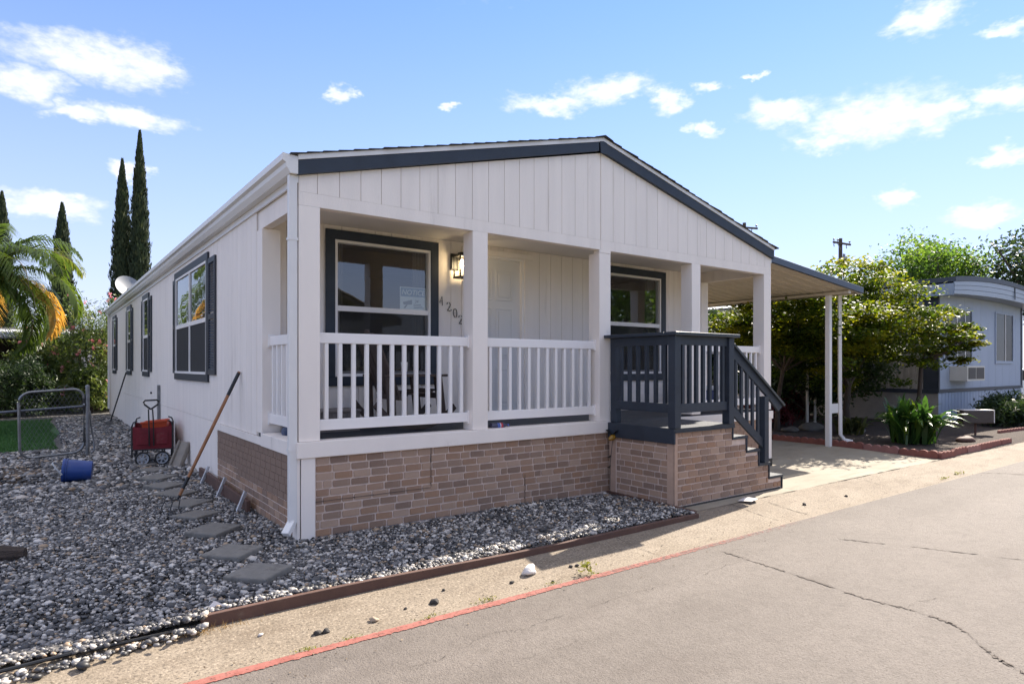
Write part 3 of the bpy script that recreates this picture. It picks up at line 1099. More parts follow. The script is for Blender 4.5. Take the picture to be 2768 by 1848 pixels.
def front_window(x0, x1, z0, z1, label):
    w = MB()
    t = .105
    w.box(x0 - t, x1 + t, PW - .028, PW - .001, z1, z1 + t)
    w.box(x0 - t, x1 + t, PW - .028, PW - .001, z0 - t, z0)
    w.box(x0 - t, x0, PW - .0275, PW - .001, z0, z1)
    w.box(x1, x1 + t, PW - .0275, PW - .001, z0, z1)
    w = w.build('window', NAVY, house, bevel=.002)
    w['label'] = label
    fr = MB()
    q = .032
    fr.box(x0 + .001, x1 - .001, PW - .018, PW + .06, z1 - q, z1 - .001)
    fr.box(x0 + .001, x1 - .001, PW - .026, PW + .06, z0 + .001, z0 + q)
    fr.box(x0 + .001, x0 + q, PW - .018, PW + .06, z0 + q, z1 - q)
    fr.box(x1 - q, x1 - .001, PW - .018, PW + .06, z0 + q, z1 - q)
    fr.build('window_frame', VINYL, w, bevel=.002)
    MB().box(x0 + q, x1 - q, PW - .012, PW + .05, 2.13, 2.19).build('meeting_rail', VINYL, w, bevel=.002)
    lo = MB()
    lo.box(x0 + q, x0 + q + .028, PW + .008, PW + .04, z0 + q, 2.13)
    lo.box(x1 - q - .028, x1 - q, PW + .008, PW + .04, z0 + q, 2.13)
    lo.box(x0 + q + .028, x1 - q - .028, PW + .008, PW + .04, z0 + q, z0 + q + .03)
    lo.build('lower_sash', VINYL, w)
    MB().add([(x0 + q, PW + .03, 2.19), (x1 - q, PW + .03, 2.19), (x1 - q, PW + .03, z1 - q), (x0 + q, PW + .03, z1 - q)], [(0, 1, 2, 3)]).build('pane', GLASS, w)
    MB().add([(x0 + q, PW + .035, z0 + q), (x1 - q, PW + .035, z0 + q), (x1 - q, PW + .035, 2.13), (x0 + q, PW + .035, 2.13)], [(0, 1, 2, 3)]).build('pane', GLASS, w)
    MB().add([(x0 + q, PW + .006, z0 + q), (x1 - q, PW + .006, z0 + q), (x1 - q, PW + .006, 2.13), (x0 + q, PW + .006, 2.13)], [(0, 1, 2, 3)]).build('screen', SHEER, w)
    # half-drawn curtain inside
    cu = MB()
    n = 40
    for side in (0, 1):
        xa = x0 - .05 if side == 0 else x1 - .16
        vs = []
        for i in range(n + 1):
            t_ = i / n
            vs += [(xa + .2 * t_, PW + .16 + .018 * math.sin(t_ * 30), z0 - .1), (xa + .2 * t_, PW + .16 + .018 * math.sin(t_ * 30), z1 + .05)]
        cu.add(vs, [(2 * i, 2 * i + 2, 2 * i + 3, 2 * i + 1) for i in range(n)])
    cu.build('curtain', ROOM, w, smooth=True)
    return w


front_window(.83, 2.04, 1.395, 2.925, 'large single-hung porch window beside the door, navy surround')
front_window(5.06, 6.27, 1.395, 2.925, 'porch window behind the navy railing, navy surround')

# door
dx0, dx1, dz1 = 2.56, 3.48, 2.955
door = MB()
door.box(dx0 + .03, dx1 - .03, PW + .045, PW + .085, zDK + .03, dz1 - .03)
door = door.build('door', DOORW, house)
for (u0, u1, v0, v1) in ((.13, .40, 1.55, 1.95), (.46, .73, 1.55, 1.95), (.13, .40, .78, 1.45), (.46, .73, .78, 1.45), (.13, .40, .15, .65), (.46, .73, .15, .65)):
    p = MB()
    a, b, c, d_ = dx0 + .03 + u0, dx0 + .03 + u1, zDK + v0, zDK + v1
    for (q0, q1, q2, q3) in ((a, b, d_ - .02, d_), (a, b, c, c + .02), (a, a + .02, c + .02, d_ - .02), (b - .02, b, c + .02, d_ - .02)):
        p.box(q0, q1, PW + .038, PW + .0445, q2, q3)
    p.box(a + .045, b - .045, PW + .036, PW + .0445, c + .045, d_ - .045)
    p.build('door_panel', DOORW, door, bevel=.003)
dt = MB()
dt.box(dx0 - .075, dx1 + .14, PW - .024, PW - .001, dz1, dz1 + .075)
dt.box(dx0 - .075, dx0, PW - .0235, PW - .001, zDK + .005, dz1)
dt.box(dx1, dx1 + .045, PW - .0235, PW - .001, zDK + .005, dz1)
dt.box(dx1 + .050, dx1 + .14, PW - .014, PW - .001, zDK + .005, dz1)
dt.build('door_trim', WHITE, house, bevel=.003)
dj = MB()
dj.box(dx0 + .001, dx0 + .03, PW - .01, PW + .09, zDK + .005, dz1 - .001)
dj.box(dx1 - .03, dx1 - .001, PW - .01, PW + .09, zDK + .005, dz1 - .001)
dj.box(dx0 + .03, dx1 - .03, PW - .01, PW + .09, dz1 - .03, dz1 - .001)
dj.box(dx0 + .03, dx1 - .03, PW + .0, PW + .09, zDK + .003, zDK + .03)
dj.build('door_jamb', VINYL, house)
MB().lathe([(.001, 0), (.03, .004), (.03, .012), (.012, .02), (.012, .045), (.03, .055), (.033, .07), (.025, .085), (.001, .09)], (dx0 + .10, PW + .045, zDK + .95), 16, Matrix.Rotation(R(90), 3, 'X')).build('door_knob', GALV, door, smooth=True)


# side windows: (y near, y far, two panes?)
def side_window(ya, yb, double, label, sa, sb):
    z0, z1 = 1.40, 2.93
    t = .10
    w = MB()
    w.box(-.030, -.001, ya - t, yb + t, z1, z1 + t)
    w.box(-.030, -.001, ya - t, yb + t, z0 - t, z0)
    w.box(-.0295, -.001, ya - t, ya, z0, z1)
    w.box(-.0295, -.001, yb, yb + t, z0, z1)
    w = w.build('window', CHAR, house, bevel=.002)
    w['label'] = label
    q = .035
    fr = MB()
    fr.box(-.026, -.001, ya + .001, yb - .001, z1 - q, z1 - .001)
    fr.box(-.036, -.001, ya + .001, yb - .001, z0 + .001, z0 + q)
    fr.box(-.026, -.001, ya + .001, ya + q, z0 + q, z1 - q)
    fr.box(-.026, -.001, yb - q, yb - .001, z0 + q, z1 - q)
    zm = 2.14
    cols = [(ya + q, yb - q)]
    if double:
        ym = (ya + yb) / 2
        fr.box(-.026, -.001, ym - .03, ym + .03, z0 + q, z1 - q)
        cols = [(ya + q, ym - .03), (ym + .03, yb - q)]
    fr.build('window_frame', VINYL, w)
    for (a, b) in cols:
        MB().box(-.022, -.0015, a, b, zm - .03, zm + .03).build('meeting_rail', VINYL, w)
        MB().add([(-.010, a, zm + .03), (-.010, b, zm + .03), (-.010, b, z1 - q), (-.010, a, z1 - q)], [(0, 1, 2, 3)]).build('pane', GLASS_SIDE, w)
        MB().box(-.006, -.002, a, b, zm + .03, z1 - q).build('blind', DARK, w)  # flat dark panel stands for the unlit room behind the pane
        MB().box(-.012, -.002, a, b, z0 + q, zm - .03).build('screen', SCREEN, w)
    for (a, b) in ((ya - t - .01 - sa, ya - t - .01), (yb + t + .01, yb + t + .01 + sb)):
        if b - a < .05:
            continue
        sh = MB()
        sh.box(-.026, -.001, a, a + .05, z0, z1)
        sh.box(-.026, -.001, b - .05, b, z0, z1)
        for zz in (z0, (z0 + z1) / 2 - .04, z1 - .07):
            sh.box(-.026, -.001, a + .05, b - .05, zz, zz + .07)
        sh = sh.build('shutter', CHAR, w)
        lv = MB()
        zz = z0 + .075
        while zz < z1 - .08:
            if not ((z0 + z1) / 2 - .06 < zz < (z0 + z1) / 2 + .03):
                lv.add([(-.022, a + .05, zz), (-.022, b - .05, zz), (-.004, b - .05, zz + .028), (-.004, a + .05, zz + .028), (-.017, a + .05, zz - .003), (-.017, b - .05, zz - .003)], [(0, 1, 2, 3), (0, 4, 5, 1)])
            zz += .034
        lv.build('louvres', CHAR, sh)['kind'] = 'stuff'
    return w


side_window(3.75, 6.15, True, 'big double side window with louvred shutters, nearest the porch', .42, .16)
side_window(9.52, 10.31, False, 'narrow shuttered side window next after the double one', .36, .2)
side_window(12.72, 13.46, False, 'narrow shuttered side window above the black leaning tool', .32, .2)
side_window(16.62, 17.45, False, 'last shuttered side window near the far corner', .3, .2)

# deck planks of the porch
dk = MB().box(.02, Wd - .02, .161, PW, zDK - .12, zDK - .030).build('porch_floor', NAVY_DECK, house)
y = .012
for k in range(10):
    y2 = min(y + .138, PW - .002)
    MB().box(.19 if y < .19 else .02, Wd - (.19 if y < .19 else .02), y + .002, y2 - .003, zDK - .028, zDK).build('deck_plank', NAVY_DECK, dk)
    y = y2


# white railings
def white_rail(a, b, nb, axis, c, label=None):
    """rail from a to b along x (axis 'x', at y=c) or along y (axis 'y', at x=c)"""
    def bx(m, u0, u1, w, z0, z1):
        if axis == 'x':
            m.box(u0, u1, c - w, c + w, z0, z1)
        else:
            m.box(c - w, c + w, u0, u1, z0, z1)
    tr = MB()
    bx(tr, a + .008, b - .008, .022, 1.718, 1.813)
    tr = tr.build('railing', VINYL, house, bevel=.006, seg=2)
    br = MB()
    bx(br, a + .008, b - .008, .022, .934, 1.032)
    br.build('bottom_rail', VINYL, tr, bevel=.006, seg=2)
    for u in (a, b - .022):
        for z0, z1 in ((1.70, 1.831), (.916, 1.050)):
            m = MB()
            bx(m, u + .0005, u + .0215, .034, z0, z1)
            m.build('bracket', VINYL, tr, bevel=.003)
    st = (b - a) / (nb + .35)
    for i in range(nb):
        u = a + st * (.675 + i)
        m = MB()
        bx(m, u - .018, u + .018, .018, 1.0325, 1.7175)
        m.build('baluster', VINYL, tr, bevel=.003)


white_rail(PX[0] + PWID, PX[1], 12, 'x', .09)
white_rail(PX[1] + PWID, PX[2], 12, 'x', .09)
white_rail(PX[3] + PWID, PX[4], 12, 'x', .09)
white_rail(.184, 1.15, 6, 'y', .09)
white_rail(.184, 1.15, 6, 'y', Wd - .09)

# ------------------------------------------------------------------ entry steps with navy railing
SX0, SX1, SY0, SY1 = 3.74, 4.79, -1.02, -.034
st = empty('entry_steps', (3.74, -1.02, -.04), 'brick-sided entry platform and steps with a navy wooden railing', 'steps')
# brick-panelled sides
lp = MB().box(SX0 + .006, SX0 + .03, SY0 + .03, SY1 - .01, -.045, .69).build('side_panel', MORTAR, st)
lay_bricks(lp, (SX0 + .006, SY1 - .11), (0, -1), .80, -.02, .69, R(-90), 8)
for (a, b) in ((SY0 + .002, SY0 + .10), (SY1 - .10, SY1 - .002)):
    MB().box(SX0 - .004, SX0 + .005, a, b, -.045, .69).build('panel_trim', PANEL_TAN, st)
TREADS = [(SX1, 5.07, .676), (5.07, 5.326, .498), (5.326, 5.548, .316), (5.548, 5.83, .133)]
prof = [(SX0 + .004, -.03), (5.825, -.045), (5.825, .098), (5.543, .098), (5.543, .281), (5.321, .281), (5.321, .463), (5.065, .463), (5.065, .641), (SX1, .641), (SX1, .80), (SX0 + .004, .80)]
fp = MB().prism(prof, 'y', SY0 + .008, SY0 + .03).build('front_panel', MORTAR, st)


def steptop(z_):
    for x_, zt in ((5.825, .098), (5.543, .281), (5.321, .463), (5.065, .641), (SX1, .80)):
        if z_ <= zt:
            return x_ - SX0 - .05 - .004
    return 0


lay_bricks(fp, (SX0 + .05, SY0 + .008), (1, 0), 2.08, -.02, .80, 0, 9, top=steptop)
MB().box(SX0 - .004, SX0 + .05, SY0 - .004, SY0 + .0075, -.045, .80).build('panel_trim', PANEL_TAN, st)
fpb = MB().prism([(u, v) for u, v in prof], 'y', SY1 - .03, SY1 - .004).build('rear_panel', MORTAR, st)
MB().box(SX0 + .03, 5.80, SY0 + .0005, SY0 + .02, -.050, -.026).build('base_strip', DARK, st)  # dark strip stands in for the shaded gap under the panel
# platform boards
y = SY0 - .02
while y < SY1 - .02:
    y2 = min(y + .138, SY1)
    MB().box(SX0 - .004, SX1 + .02, y + .002, y2 - .002, zDK - .032, zDK).build('deck_plank', NAVY_DECK, st)
    y = y2
MB().box(SX0 - .03, SX0 - .006, SY0 - .022, SY1 + .002, .665, zDK - .001).build('fascia_board', NAVY, st, bevel=.003)
MB().box(SX0 - .028, SX1 + .02, SY0 - .022, SY0 + .004, .785, zDK - .034).build('front_edge', NAVY, st)
# treads and risers
for k, (a, b, z) in enumerate(TREADS):
    s_ = MB()
    s_.box(a - .005, b + .018, SY0 - .012, SY1, z - .034, z)
    s_ = s_.build('step', NAVY_DECK, st, bevel=.003)
    ztop_ = (zDK - .034) if k == 0 else TREADS[k - 1][2] - .035
    MB().box(a - .012, a + .008, SY0 - .010, SY1, z + .0005, ztop_).build('riser', NAVY, s_)
MB().box(5.826, 5.845, SY0 - .010, SY1, -.045, .0975).build('riser', NAVY, st)
# posts and rails
RT = 1.886


def npost(x0, y0, z0, z1, w=.09):
    return MB().box(x0, x0 + w, y0, y0 + w, z0, z1).build('railing_post', NAVY, st, bevel=.004)


npost(SX0 - .034, SY0 - .036, zDK + .002, RT - .04, .1)
npost(SX1 - .115, SY0 - .036, zDK + .002, RT - .04, .1)
npost(SX0 + .005, SY1 - .10, zDK + .002, RT - .04)
npost(5.41, SY0 - .032, .318, 1.14)
cap = MB()
cap.box(SX0 - .07, SX1 + .045, SY0 - .075, SY0 + .095, RT - .038, RT)
cap.build('cap_rail', NAVY_CAP, st, bevel=.004)
MB().box(SX0 - .07, SX0 + .085, SY0 + .097, SY1 + .03, RT - .038, RT - .0015).build('cap_rail', NAVY_CAP, st, bevel=.004)
fx0, fx1 = SX0 + .068, SX1 - .117
MB().box(fx0, fx1, SY0 - .012, SY0 + .028, 1.745, RT - .040).build('top_rail', NAVY, st, bevel=.003)
MB().box(fx0, fx1, SY0 - .012, SY0 + .028, 1.0, 1.10).build('bottom_rail', NAVY, st, bevel=.003)
for i in range(7):
    u = fx0 + (fx1 - fx0) * (i + .6) / 7.2
    MB().box(u - .02, u + .02, SY0 - .010, SY0 + .026, 1.1005, 1.7445).build('baluster', NAVY, st)
MB().box(SX0 - .002, SX0 + .036, SY0 + .066, SY1 - .102, 1.745, RT - .040).build('top_rail', NAVY, st, bevel=.003)
MB().box(SX0 - .002, SX0 + .036, SY0 + .066, SY1 - .102, 1.0, 1.10).build('bottom_rail', NAVY, st, bevel=.003)
for i in range(6):
    u = SY0 + .066 + (SY1 - .168 - SY0) * (i + .6) / 6.2
    MB().box(SX0, SX0 + .034, u - .02, u + .02, 1.1005, 1.7445).build('baluster', NAVY, st)
# raking handrail
yr = SY0 + .008
h0, h1 = Vector((SX1 + .0, yr, 1.755)), Vector((5.85, yr, 1.0))
sl = (h1.z - h0.z) / (h1.x - h0.x)
MB().prism([(h0.x - .012, h0.z), (h1.x, h1.z), (h1.x - .10, h1.z - .06), (5.50, h0.z + sl * (5.50 - h0.x) - .115), (h0.x - .012, h0.z - .135)], 'y', yr - .016, yr + .016).build('handrail', NAVY, st, bevel=.003)
MB().bar((h0.x - .012, yr, h0.z + .014), (h1.x + .01, yr, h1.z + .012), .09, .03).build('handrail_cap', NAVY_CAP, st, bevel=.003)
b0 = 1.06
MB().prism([(h0.x - .012, b0), (5.408, b0 + sl * (5.408 - h0.x)), (5.408, b0 + sl * (5.408 - h0.x) - .12), (h0.x - .012, b0 - .12)], 'y', yr - .016, yr + .016).build('bottom_handrail', NAVY, st, bevel=.003)
for i in range(5):
    u = h0.x + .07 + i * .114
    MB().prism([(u - .02, b0 + sl * (u - .02 - h0.x)), (u + .02, b0 + sl * (u + .02 - h0.x)), (u + .02, h0.z - .132 + sl * (u + .02 - h0.x)), (u - .02, h0.z - .132 + sl * (u - .02 - h0.x))], 'y', yr - .013, yr + .013).build('baluster', NAVY, st)

# ------------------------------------------------------------------ carport awning
CY0, CY1, CX1 = .2, 9.4, 10.63
cp = empty('carport_awning', (10.2, .6, 0), 'beige ribbed metal carport awning on white posts beside the house', 'carport')
CARPAN = M('carport_enamel', (.62, .55, .455), .5, .06, 3, dirt=((.45, .38, .3), 2, .66))
zc0, zc1 = 3.28, 2.915
cs = (zc1 - zc0) / (CX1 - Wd)
pan = MB()
pp = [(0, 0), (.012, .05), (.03, .058), (.05, .058), (.062, .008), (.198, .008), (.21, .0)]
L_ = CX1 - .03 - Wd - .022
vs = []
for (u, w) in pp:
    vs += [(0, u, w), (L_, u, w + cs * L_)]
pan.add(vs, [(2 * i, 2 * i + 1, 2 * i + 3, 2 * i + 2) for i in range(len(pp) - 1)])
pan = pan.mesh('roof_pan', CARPAN)
y = CY0 + .03
while y < CY1:
    link_mesh('roof_pan', pan, cp, (Wd + .022, y, zc0 - .05))
    y += .2102
NAVYM = M('navy_enamel', (.045, .062, .095), .45, .08, 4)
MB().prism([(Wd + .03, zc0 + .03), (CX1, zc1 + .075), (CX1, zc1 - .035), (Wd + .03, zc0 - .08)], 'y', CY0 - .02, CY0 + .024).build('fascia', NAVYM, cp, bevel=.004)
MB().prism([(CX1 - .13, zc1 - .045), (CX1, zc1 - .045), (CX1, zc1 + .075), (CX1 - .01, zc1 + .075), (CX1 - .01, zc1 - .035), (CX1 - .13, zc1 - .035)], 'y', CY0 + .026, CY1).build('gutter', CARPAN, cp)
MB().box(CX1 - .47, CX1 - .39, CY0 + .03, CY1, zc1 - .060, zc1 - .015).build('beam', CARPAN, cp)
for k, y in enumerate((.62, 3.6, 6.5, 9.2)):
    MB().box(10.145, 10.235, y - .045, y + .045, drive_z(10.2, y) - .01, zc1 - .062).build('post', ALU, cp, bevel=.006)
dsp = MB().tube([(CX1 - .06, .60, zc1 - .04), (CX1 - .05, .60, 1.0), (CX1 - .03, .60, .20), (CX1 + .03, .56, .10), (CX1 + .14, .46, .06)], .040, 4).build('downspout', ALU, cp)
MB().box(10.237, 10.545, .61, .63, .62, .80).build('downspout_bracket', ALU, cp)

# ------------------------------------------------------------------ things on and around the porch
# wall lantern
BULB = emit_mat('warm_bulb', (1.0, .78, .46), 30)
LG = glass_mat('lantern_glass', 1.35, (.95, .93, .88))
wl = empty('wall_lantern', (2.43, PW, 2.77), 'lit black box lantern on the porch wall beside the door', 'lantern')
MB().box(2.325, 2.44, PW - .022, PW - .001, 2.72, 2.92).build('backplate', BLACKM, wl, bevel=.003)
cg = MB()
lx0, lx1, ly0, ly1, lz0, lz1 = 2.345, 2.505, PW - .20, PW - .045, 2.605, 2.90
for xx in (lx0, lx1 - .014):
    for yy in (ly0, ly1 - .014):
        cg.box(xx, xx + .014, yy, yy + .014, lz0 + .02, lz1 - .03)
cg.box(lx0 - .004, lx1 + .004, ly0 - .004, ly1 + .004, lz0, lz0 + .02)
cg.box(lx0 - .006, lx1 + .006, ly0 - .006, ly1 + .006, lz1 - .03, lz1)
cg.box(lx0 + .04, lx1 - .04, ly0 + .04, ly1 - .04, lz1, lz1 + .025)
cg.box(lx0 + .06, lx1 - .06, ly1, PW - .022, lz1 - .06, lz1 - .02)
cg.build('cage', BLACKM, wl)
lg = MB()
lg.add([(lx0 + .007, ly0 + .007, lz0 + .02), (lx1 - .007, ly0 + .007, lz0 + .02), (lx1 - .007, ly0 + .007, lz1 - .03), (lx0 + .007, ly0 + .007, lz1 - .03)], [(0, 1, 2, 3)])
lg.add([(lx0 + .007, ly0 + .007, lz0 + .02), (lx0 + .007, ly1 - .007, lz0 + .02), (lx0 + .007, ly1 - .007, lz1 - .03), (lx0 + .007, ly0 + .007, lz1 - .03)], [(0, 1, 2, 3)])
lg.build('glass', LG, wl)
MB().lathe([(.001, -.035), (.016, -.03), (.029, -.012), (.03, .005), (.022, .025), (.013, .04), (.013, .07)], (2.425, PW - .12, 2.765), 16).build('bulb', BULB, wl, smooth=True)

# house number: four thin metal numerals stepping down to the right
def numeral(ch, x, z, label):
    h, w = .112, .062
    S = {'4': [[(.62, 0), (.62, 1), (.02, .30), (1.0, .30)]],
         '2': [[(.05, .74), (.16, .92), (.42, 1), (.72, .92), (.82, .72), (.68, .48), (.30, .22), (.05, .03), (.35, .07), (.7, .0), (.95, .06), (.98, .2)]],
         '0': [[(.5 + .40 * math.cos(a), .5 + .5 * math.sin(a)) for a in np.linspace(0, 2 * math.pi, 17)]]}[ch]
    m = MB()
    for L in S:
        m.tube([(x + (u - .5) * w - .006 * (v - .5), PW - .012, z + (v - .5) * h) for u, v in L], .0048, 6)
    m.tube([(x, PW - .012, z), (x, PW, z)], .003, 6)
    o = m.build('house_number', BLACKM, None, origin=(x, PW, z))
    tag(o, label, 'numeral', 'numerals of the house number on the porch wall')


numeral('4', 2.195, 2.32, 'thin black numeral 4, highest of the stepped house number')
numeral('2', 2.30, 2.255, 'thin black numeral 2 directly below and right of the 4')
numeral('0', 2.39, 2.18, 'thin black numeral 0 of the stepped house number')
numeral('2', 2.472, 2.10, 'thin black numeral 2, lowest of the stepped house number')

# notice behind the window glass
SIGNW = M('sign_white', (.62, .64, .64), .6, .04, 8)
SIGNB = M('sign_blue', (.10, .17, .26), .6, .08, 8)
SIGNK = M('sign_print', (.10, .11, .12), .6, .1, 8)
sg = empty('notice_sign', (1.84, PW + .045, 2.195), 'blue and white surveillance NOTICE sign behind the porch window glass', 'sign')
sx0, sx1, sz0, sz1 = 1.655, 2.005, 2.195, 2.465
yy = PW + .045
MB().box(sx0, sx1, yy, yy + .003, sz0, sz1).build('sign_board', SIGNW, sg)
MB().box(sx0 + .012, sx1 - .012, yy - .0012, yy - .0004, sz1 - .115, sz1 - .012).build('header', SIGNB, sg)


def text_mesh(body, size, mat, parent, x, y, z, name='lettering', shear=.18):
    cu = bpy.data.curves.new('text', 'FONT')
    cu.body = body
    cu.size = size
    cu.shear = shear
    cu.align_x = 'CENTER'
    cu.offset = size * .018
    ob = bpy.data.objects.new('text', cu)
    COL.objects.link(ob)
    dg = bpy.context.evaluated_depsgraph_get()
    me = bpy.data.meshes.new_from_object(ob.evaluated_get(dg))
    bpy.data.objects.remove(ob)
    me.name = name
    me.materials.clear()
    me.materials.append(mat)
    return link_mesh(name, me, parent, (x, y, z), (R(90), 0, 0))


text_mesh('NOTICE', .085, SIGNW, sg, (sx0 + sx1) / 2, yy - .0020, sz1 - .092)
cmr = MB()
cmr.prism([(sx0 + .035, sz0 + .085), (sx0 + .16, sz0 + .12), (sx0 + .16, sz0 + .06), (sx0 + .05, sz0 + .055)], 'y', yy - .0012, yy - .0004)
cmr.prism([(sx0 + .08, sz0 + .055), (sx0 + .10, sz0 + .055), (sx0 + .07, sz0 + .015), (sx0 + .045, sz0 + .015)], 'y', yy - .0012, yy - .0004)
cmr.build('camera_pictogram', SIGNK, sg)
text_mesh('24', .05, SIGNK, sg, sx0 + .22, yy - .002, sz0 + .085)
for k in range(3):
    MB().box(sx0 + .18, sx1 - .03 - .02 * k, yy - .0012, yy - .0004, sz0 + .02 + k * .02, sz0 + .029 + k * .02).build('print_line', SIGNK, sg)

# brown wooden porch rocking chair, facing right
CHW = M('dark_brown_wood', (.062, .045, .038), .55, .25, 6, stretch=(1, 6, 6))
ch = empty('rocking_chair', (1.42, .78, zDK), 'dark brown wooden rocking chair behind the first white porch railing', 'chair')
zf = zDK
for i in range(5):
    u = .55 + i * .11
    MB().bar((1.22, u, zf + .36), (.96, u, zf + 1.06 - abs(i - 2) * .04), .09, .02, up=(1, 0, 0)).build('back_slat', CHW, ch)
for i in range(5):
    xx = 1.24 + i * .10
    MB().box(xx, xx + .085, .53, 1.03, zf + .36 + i * .012, zf + .38 + i * .012).build('seat_slat', CHW, ch)
for yy2 in (.49, 1.05):
    MB().box(1.06, 1.80, yy2 - .055, yy2 + .055, zf + .565, zf + .59).build('arm', CHW, ch, bevel=.004)
    MB().bar((1.72, yy2, zf + .08), (1.66, yy2, zf + .565), .05, .08, up=(1, 0, 0)).build('front_leg', CHW, ch)
    MB().bar((1.12, yy2, zf + .07), (1.10, yy2, zf + .565), .05, .08, up=(1, 0, 0)).build('rear_leg', CHW, ch)
    rk = MB()
    pts = [(1.42 + .62 * math.sin(a), zf + .62 - .615 * math.cos(a) + .0) for a in np.linspace(-.95, .85, 13)]
    pts = [(u, max(zf + .004, v) if False else v) for u, v in pts]
    lo = [(u, v) for u, v in pts]
    hi = [(u * 1.0 + (1.42 - u) * .08, v + .05) for u, v in pts]
    rk.prism(lo + hi[::-1], 'y', yy2 - .02, yy2 + .02)
    rk.build('rocker', CHW, ch)
MB().bar((1.22, .5, zf + .345), (1.22, 1.06, zf + .345), .03, .05).build('seat_rail', CHW, ch)
MB().bar((1.66, .5, zf + .36), (1.66, 1.06, zf + .36), .03, .06).build('seat_rail', CHW, ch)
CUPW = M('cup_white', (.62, .62, .64), .4, .05, 10)
CUPB = M('cup_blue', (.05, .10, .35), .4, .1, 10)
cup = empty('drinking_cup', (1.25, .47, zf + .59), 'white and blue cup on the arm of the rocking chair', 'cup')
MB().lathe([(.027, 0), (.030, .03)], (1.25, .47, zf + .59), 18).build('base_band', CUPB, cup, smooth=True)
MB().lathe([(.0302, .0301), (.037, .13), (.034, .13), (.028, .032)], (1.25, .47, zf + .59), 18, close=False).build('cup_body', CUPW, cup, smooth=True)

# plastic storage basket
BASK = M('grey_plastic', (.20, .175, .16), .5, .08, 6)
bk = empty('storage_basket', (.62, .95, zDK), 'grey slatted plastic basket on the porch floor under the window', 'basket')
for k in range(9):
    u = .38 + k * .055
    MB().box(u, u + .03, .785, .793, zf + .03, zf + .19).build('slat', BASK, bk)
bb = MB()
bb.box(.36, .90, .795, 1.15, zf + .002, zf + .02)
bb.box(.36, .90, .795, .803, zf + .02, zf + .20)
bb.box(.36, .90, 1.142, 1.15, zf + .02, zf + .20)
bb.box(.36, .368, .803, 1.142, zf + .02, zf + .20)
bb.box(.892, .90, .803, 1.142, zf + .02, zf + .20)
bb.build('basket_body', BASK, bk)
MB().box(.35, .91, .775, 1.16, zf + .2005, zf + .225).build('lid', BASK, bk, bevel=.006)

# soda bottle lying under the second railing
PET = M('bottle_plastic', (.05, .05, .09), .15, .2, 20)
bt = empty('soda_bottle', (2.18, .10, zDK), 'small soda bottle with a red, white and blue label lying under the middle railing', 'bottle')
mx = Matrix.Rotation(R(90), 3, 'Y')
cb = (2.08, .10, zf + .034)
MB().lathe([(.02, 0), (.033, .008), (.033, .06), (.030, .07), (.033, .08)], cb, 16, mx).build('bottle_base', PET, bt, smooth=True)
MB().lathe([(.0335, .0801), (.0335, .115)], cb, 16, mx).build('blue_label', CUPB, bt, smooth=True)
MB().lathe([(.0335, .1151), (.0335, .125)], cb, 16, mx).build('white_label', CUPW, bt, smooth=True)
MB().lathe([(.0335, .1251), (.0335, .15)], cb, 16, mx).build('red_label', M('label_red', (.45, .03, .04), .4), bt, smooth=True)
MB().lathe([(.033, .1501), (.028, .18), (.014, .21), (.013, .225)], cb, 16, mx).build('bottle_neck', PET, bt, smooth=True)
MB().lathe([(.015, .2251), (.015, .243)], cb, 16, mx).build('cap', CUPB, bt, smooth=True)

# rumpled blue bag by the side railing
def lump(name, c, r, mat, seed, n=3, amp=.18, parent=None, flat=True):
    bm = bmesh.new()
    bmesh.ops.create_icosphere(bm, subdivisions=n, radius=1)
    rr_ = random.Random(seed)
    ph = [(Vector((rr_.uniform(-1, 1), rr_.uniform(-1, 1), rr_.uniform(-1, 1))).normalized() * rr_.uniform(2, 6), rr_.uniform(0, 6)) for _ in range(7)]
    for v in bm.verts:
        d = v.co.normalized()
        k = 1 + amp * sum(math.sin(d.dot(q) + p) for q, p in ph) / 3.2
        v.co = Vector((d.x * r[0] * k, d.y * r[1] * k, d.z * r[2] * k))
        if flat and v.co.z < -r[2] * .55:
            v.co.z = -r[2] * .55
        v.co += Vector((0, 0, r[2] * .55 if flat else 0))
    me = bpy.data.meshes.new(name)
    bm.to_mesh(me)
    bm.free()
    me.materials.append(mat)
    me.polygons.foreach_set('use_smooth', [True] * len(me.polygons))
    return link_mesh(name, me, parent, c)


BLUE = M('blue_plastic_bag', (.035, .06, .13), .35, .3, 8, .6, 25, .03)
tag(lump('plastic_bag', (.26, .80, zf), (.13, .22, .15), BLUE, 4, 4, .3), 'rumpled blue bag on the porch floor behind the short side railing', 'bag')
# cooler at the far end of the porch
COOL = M('cooler_blue', (.025, .045, .16), .4, .1, 6)
co = empty('cooler', (6.62, .85, zDK), 'blue cooler with a white lid at the right end of the porch', 'cooler')
MB().box(6.36, 6.88, .68, 1.02, zf + .003, zf + .30).build('body', COOL, co, bevel=.02, seg=2)
MB().box(6.34, 6.90, .66, 1.04, zf + .302, zf + .37).build('lid', CUPW, co, bevel=.015, seg=2)
MB().tube([(6.335, .74, zf + .22), (6.31, .76, zf + .25), (6.31, .94, zf + .25), (6.335, .96, zf + .22)], .010, 6).build('handle', CUPW, co)

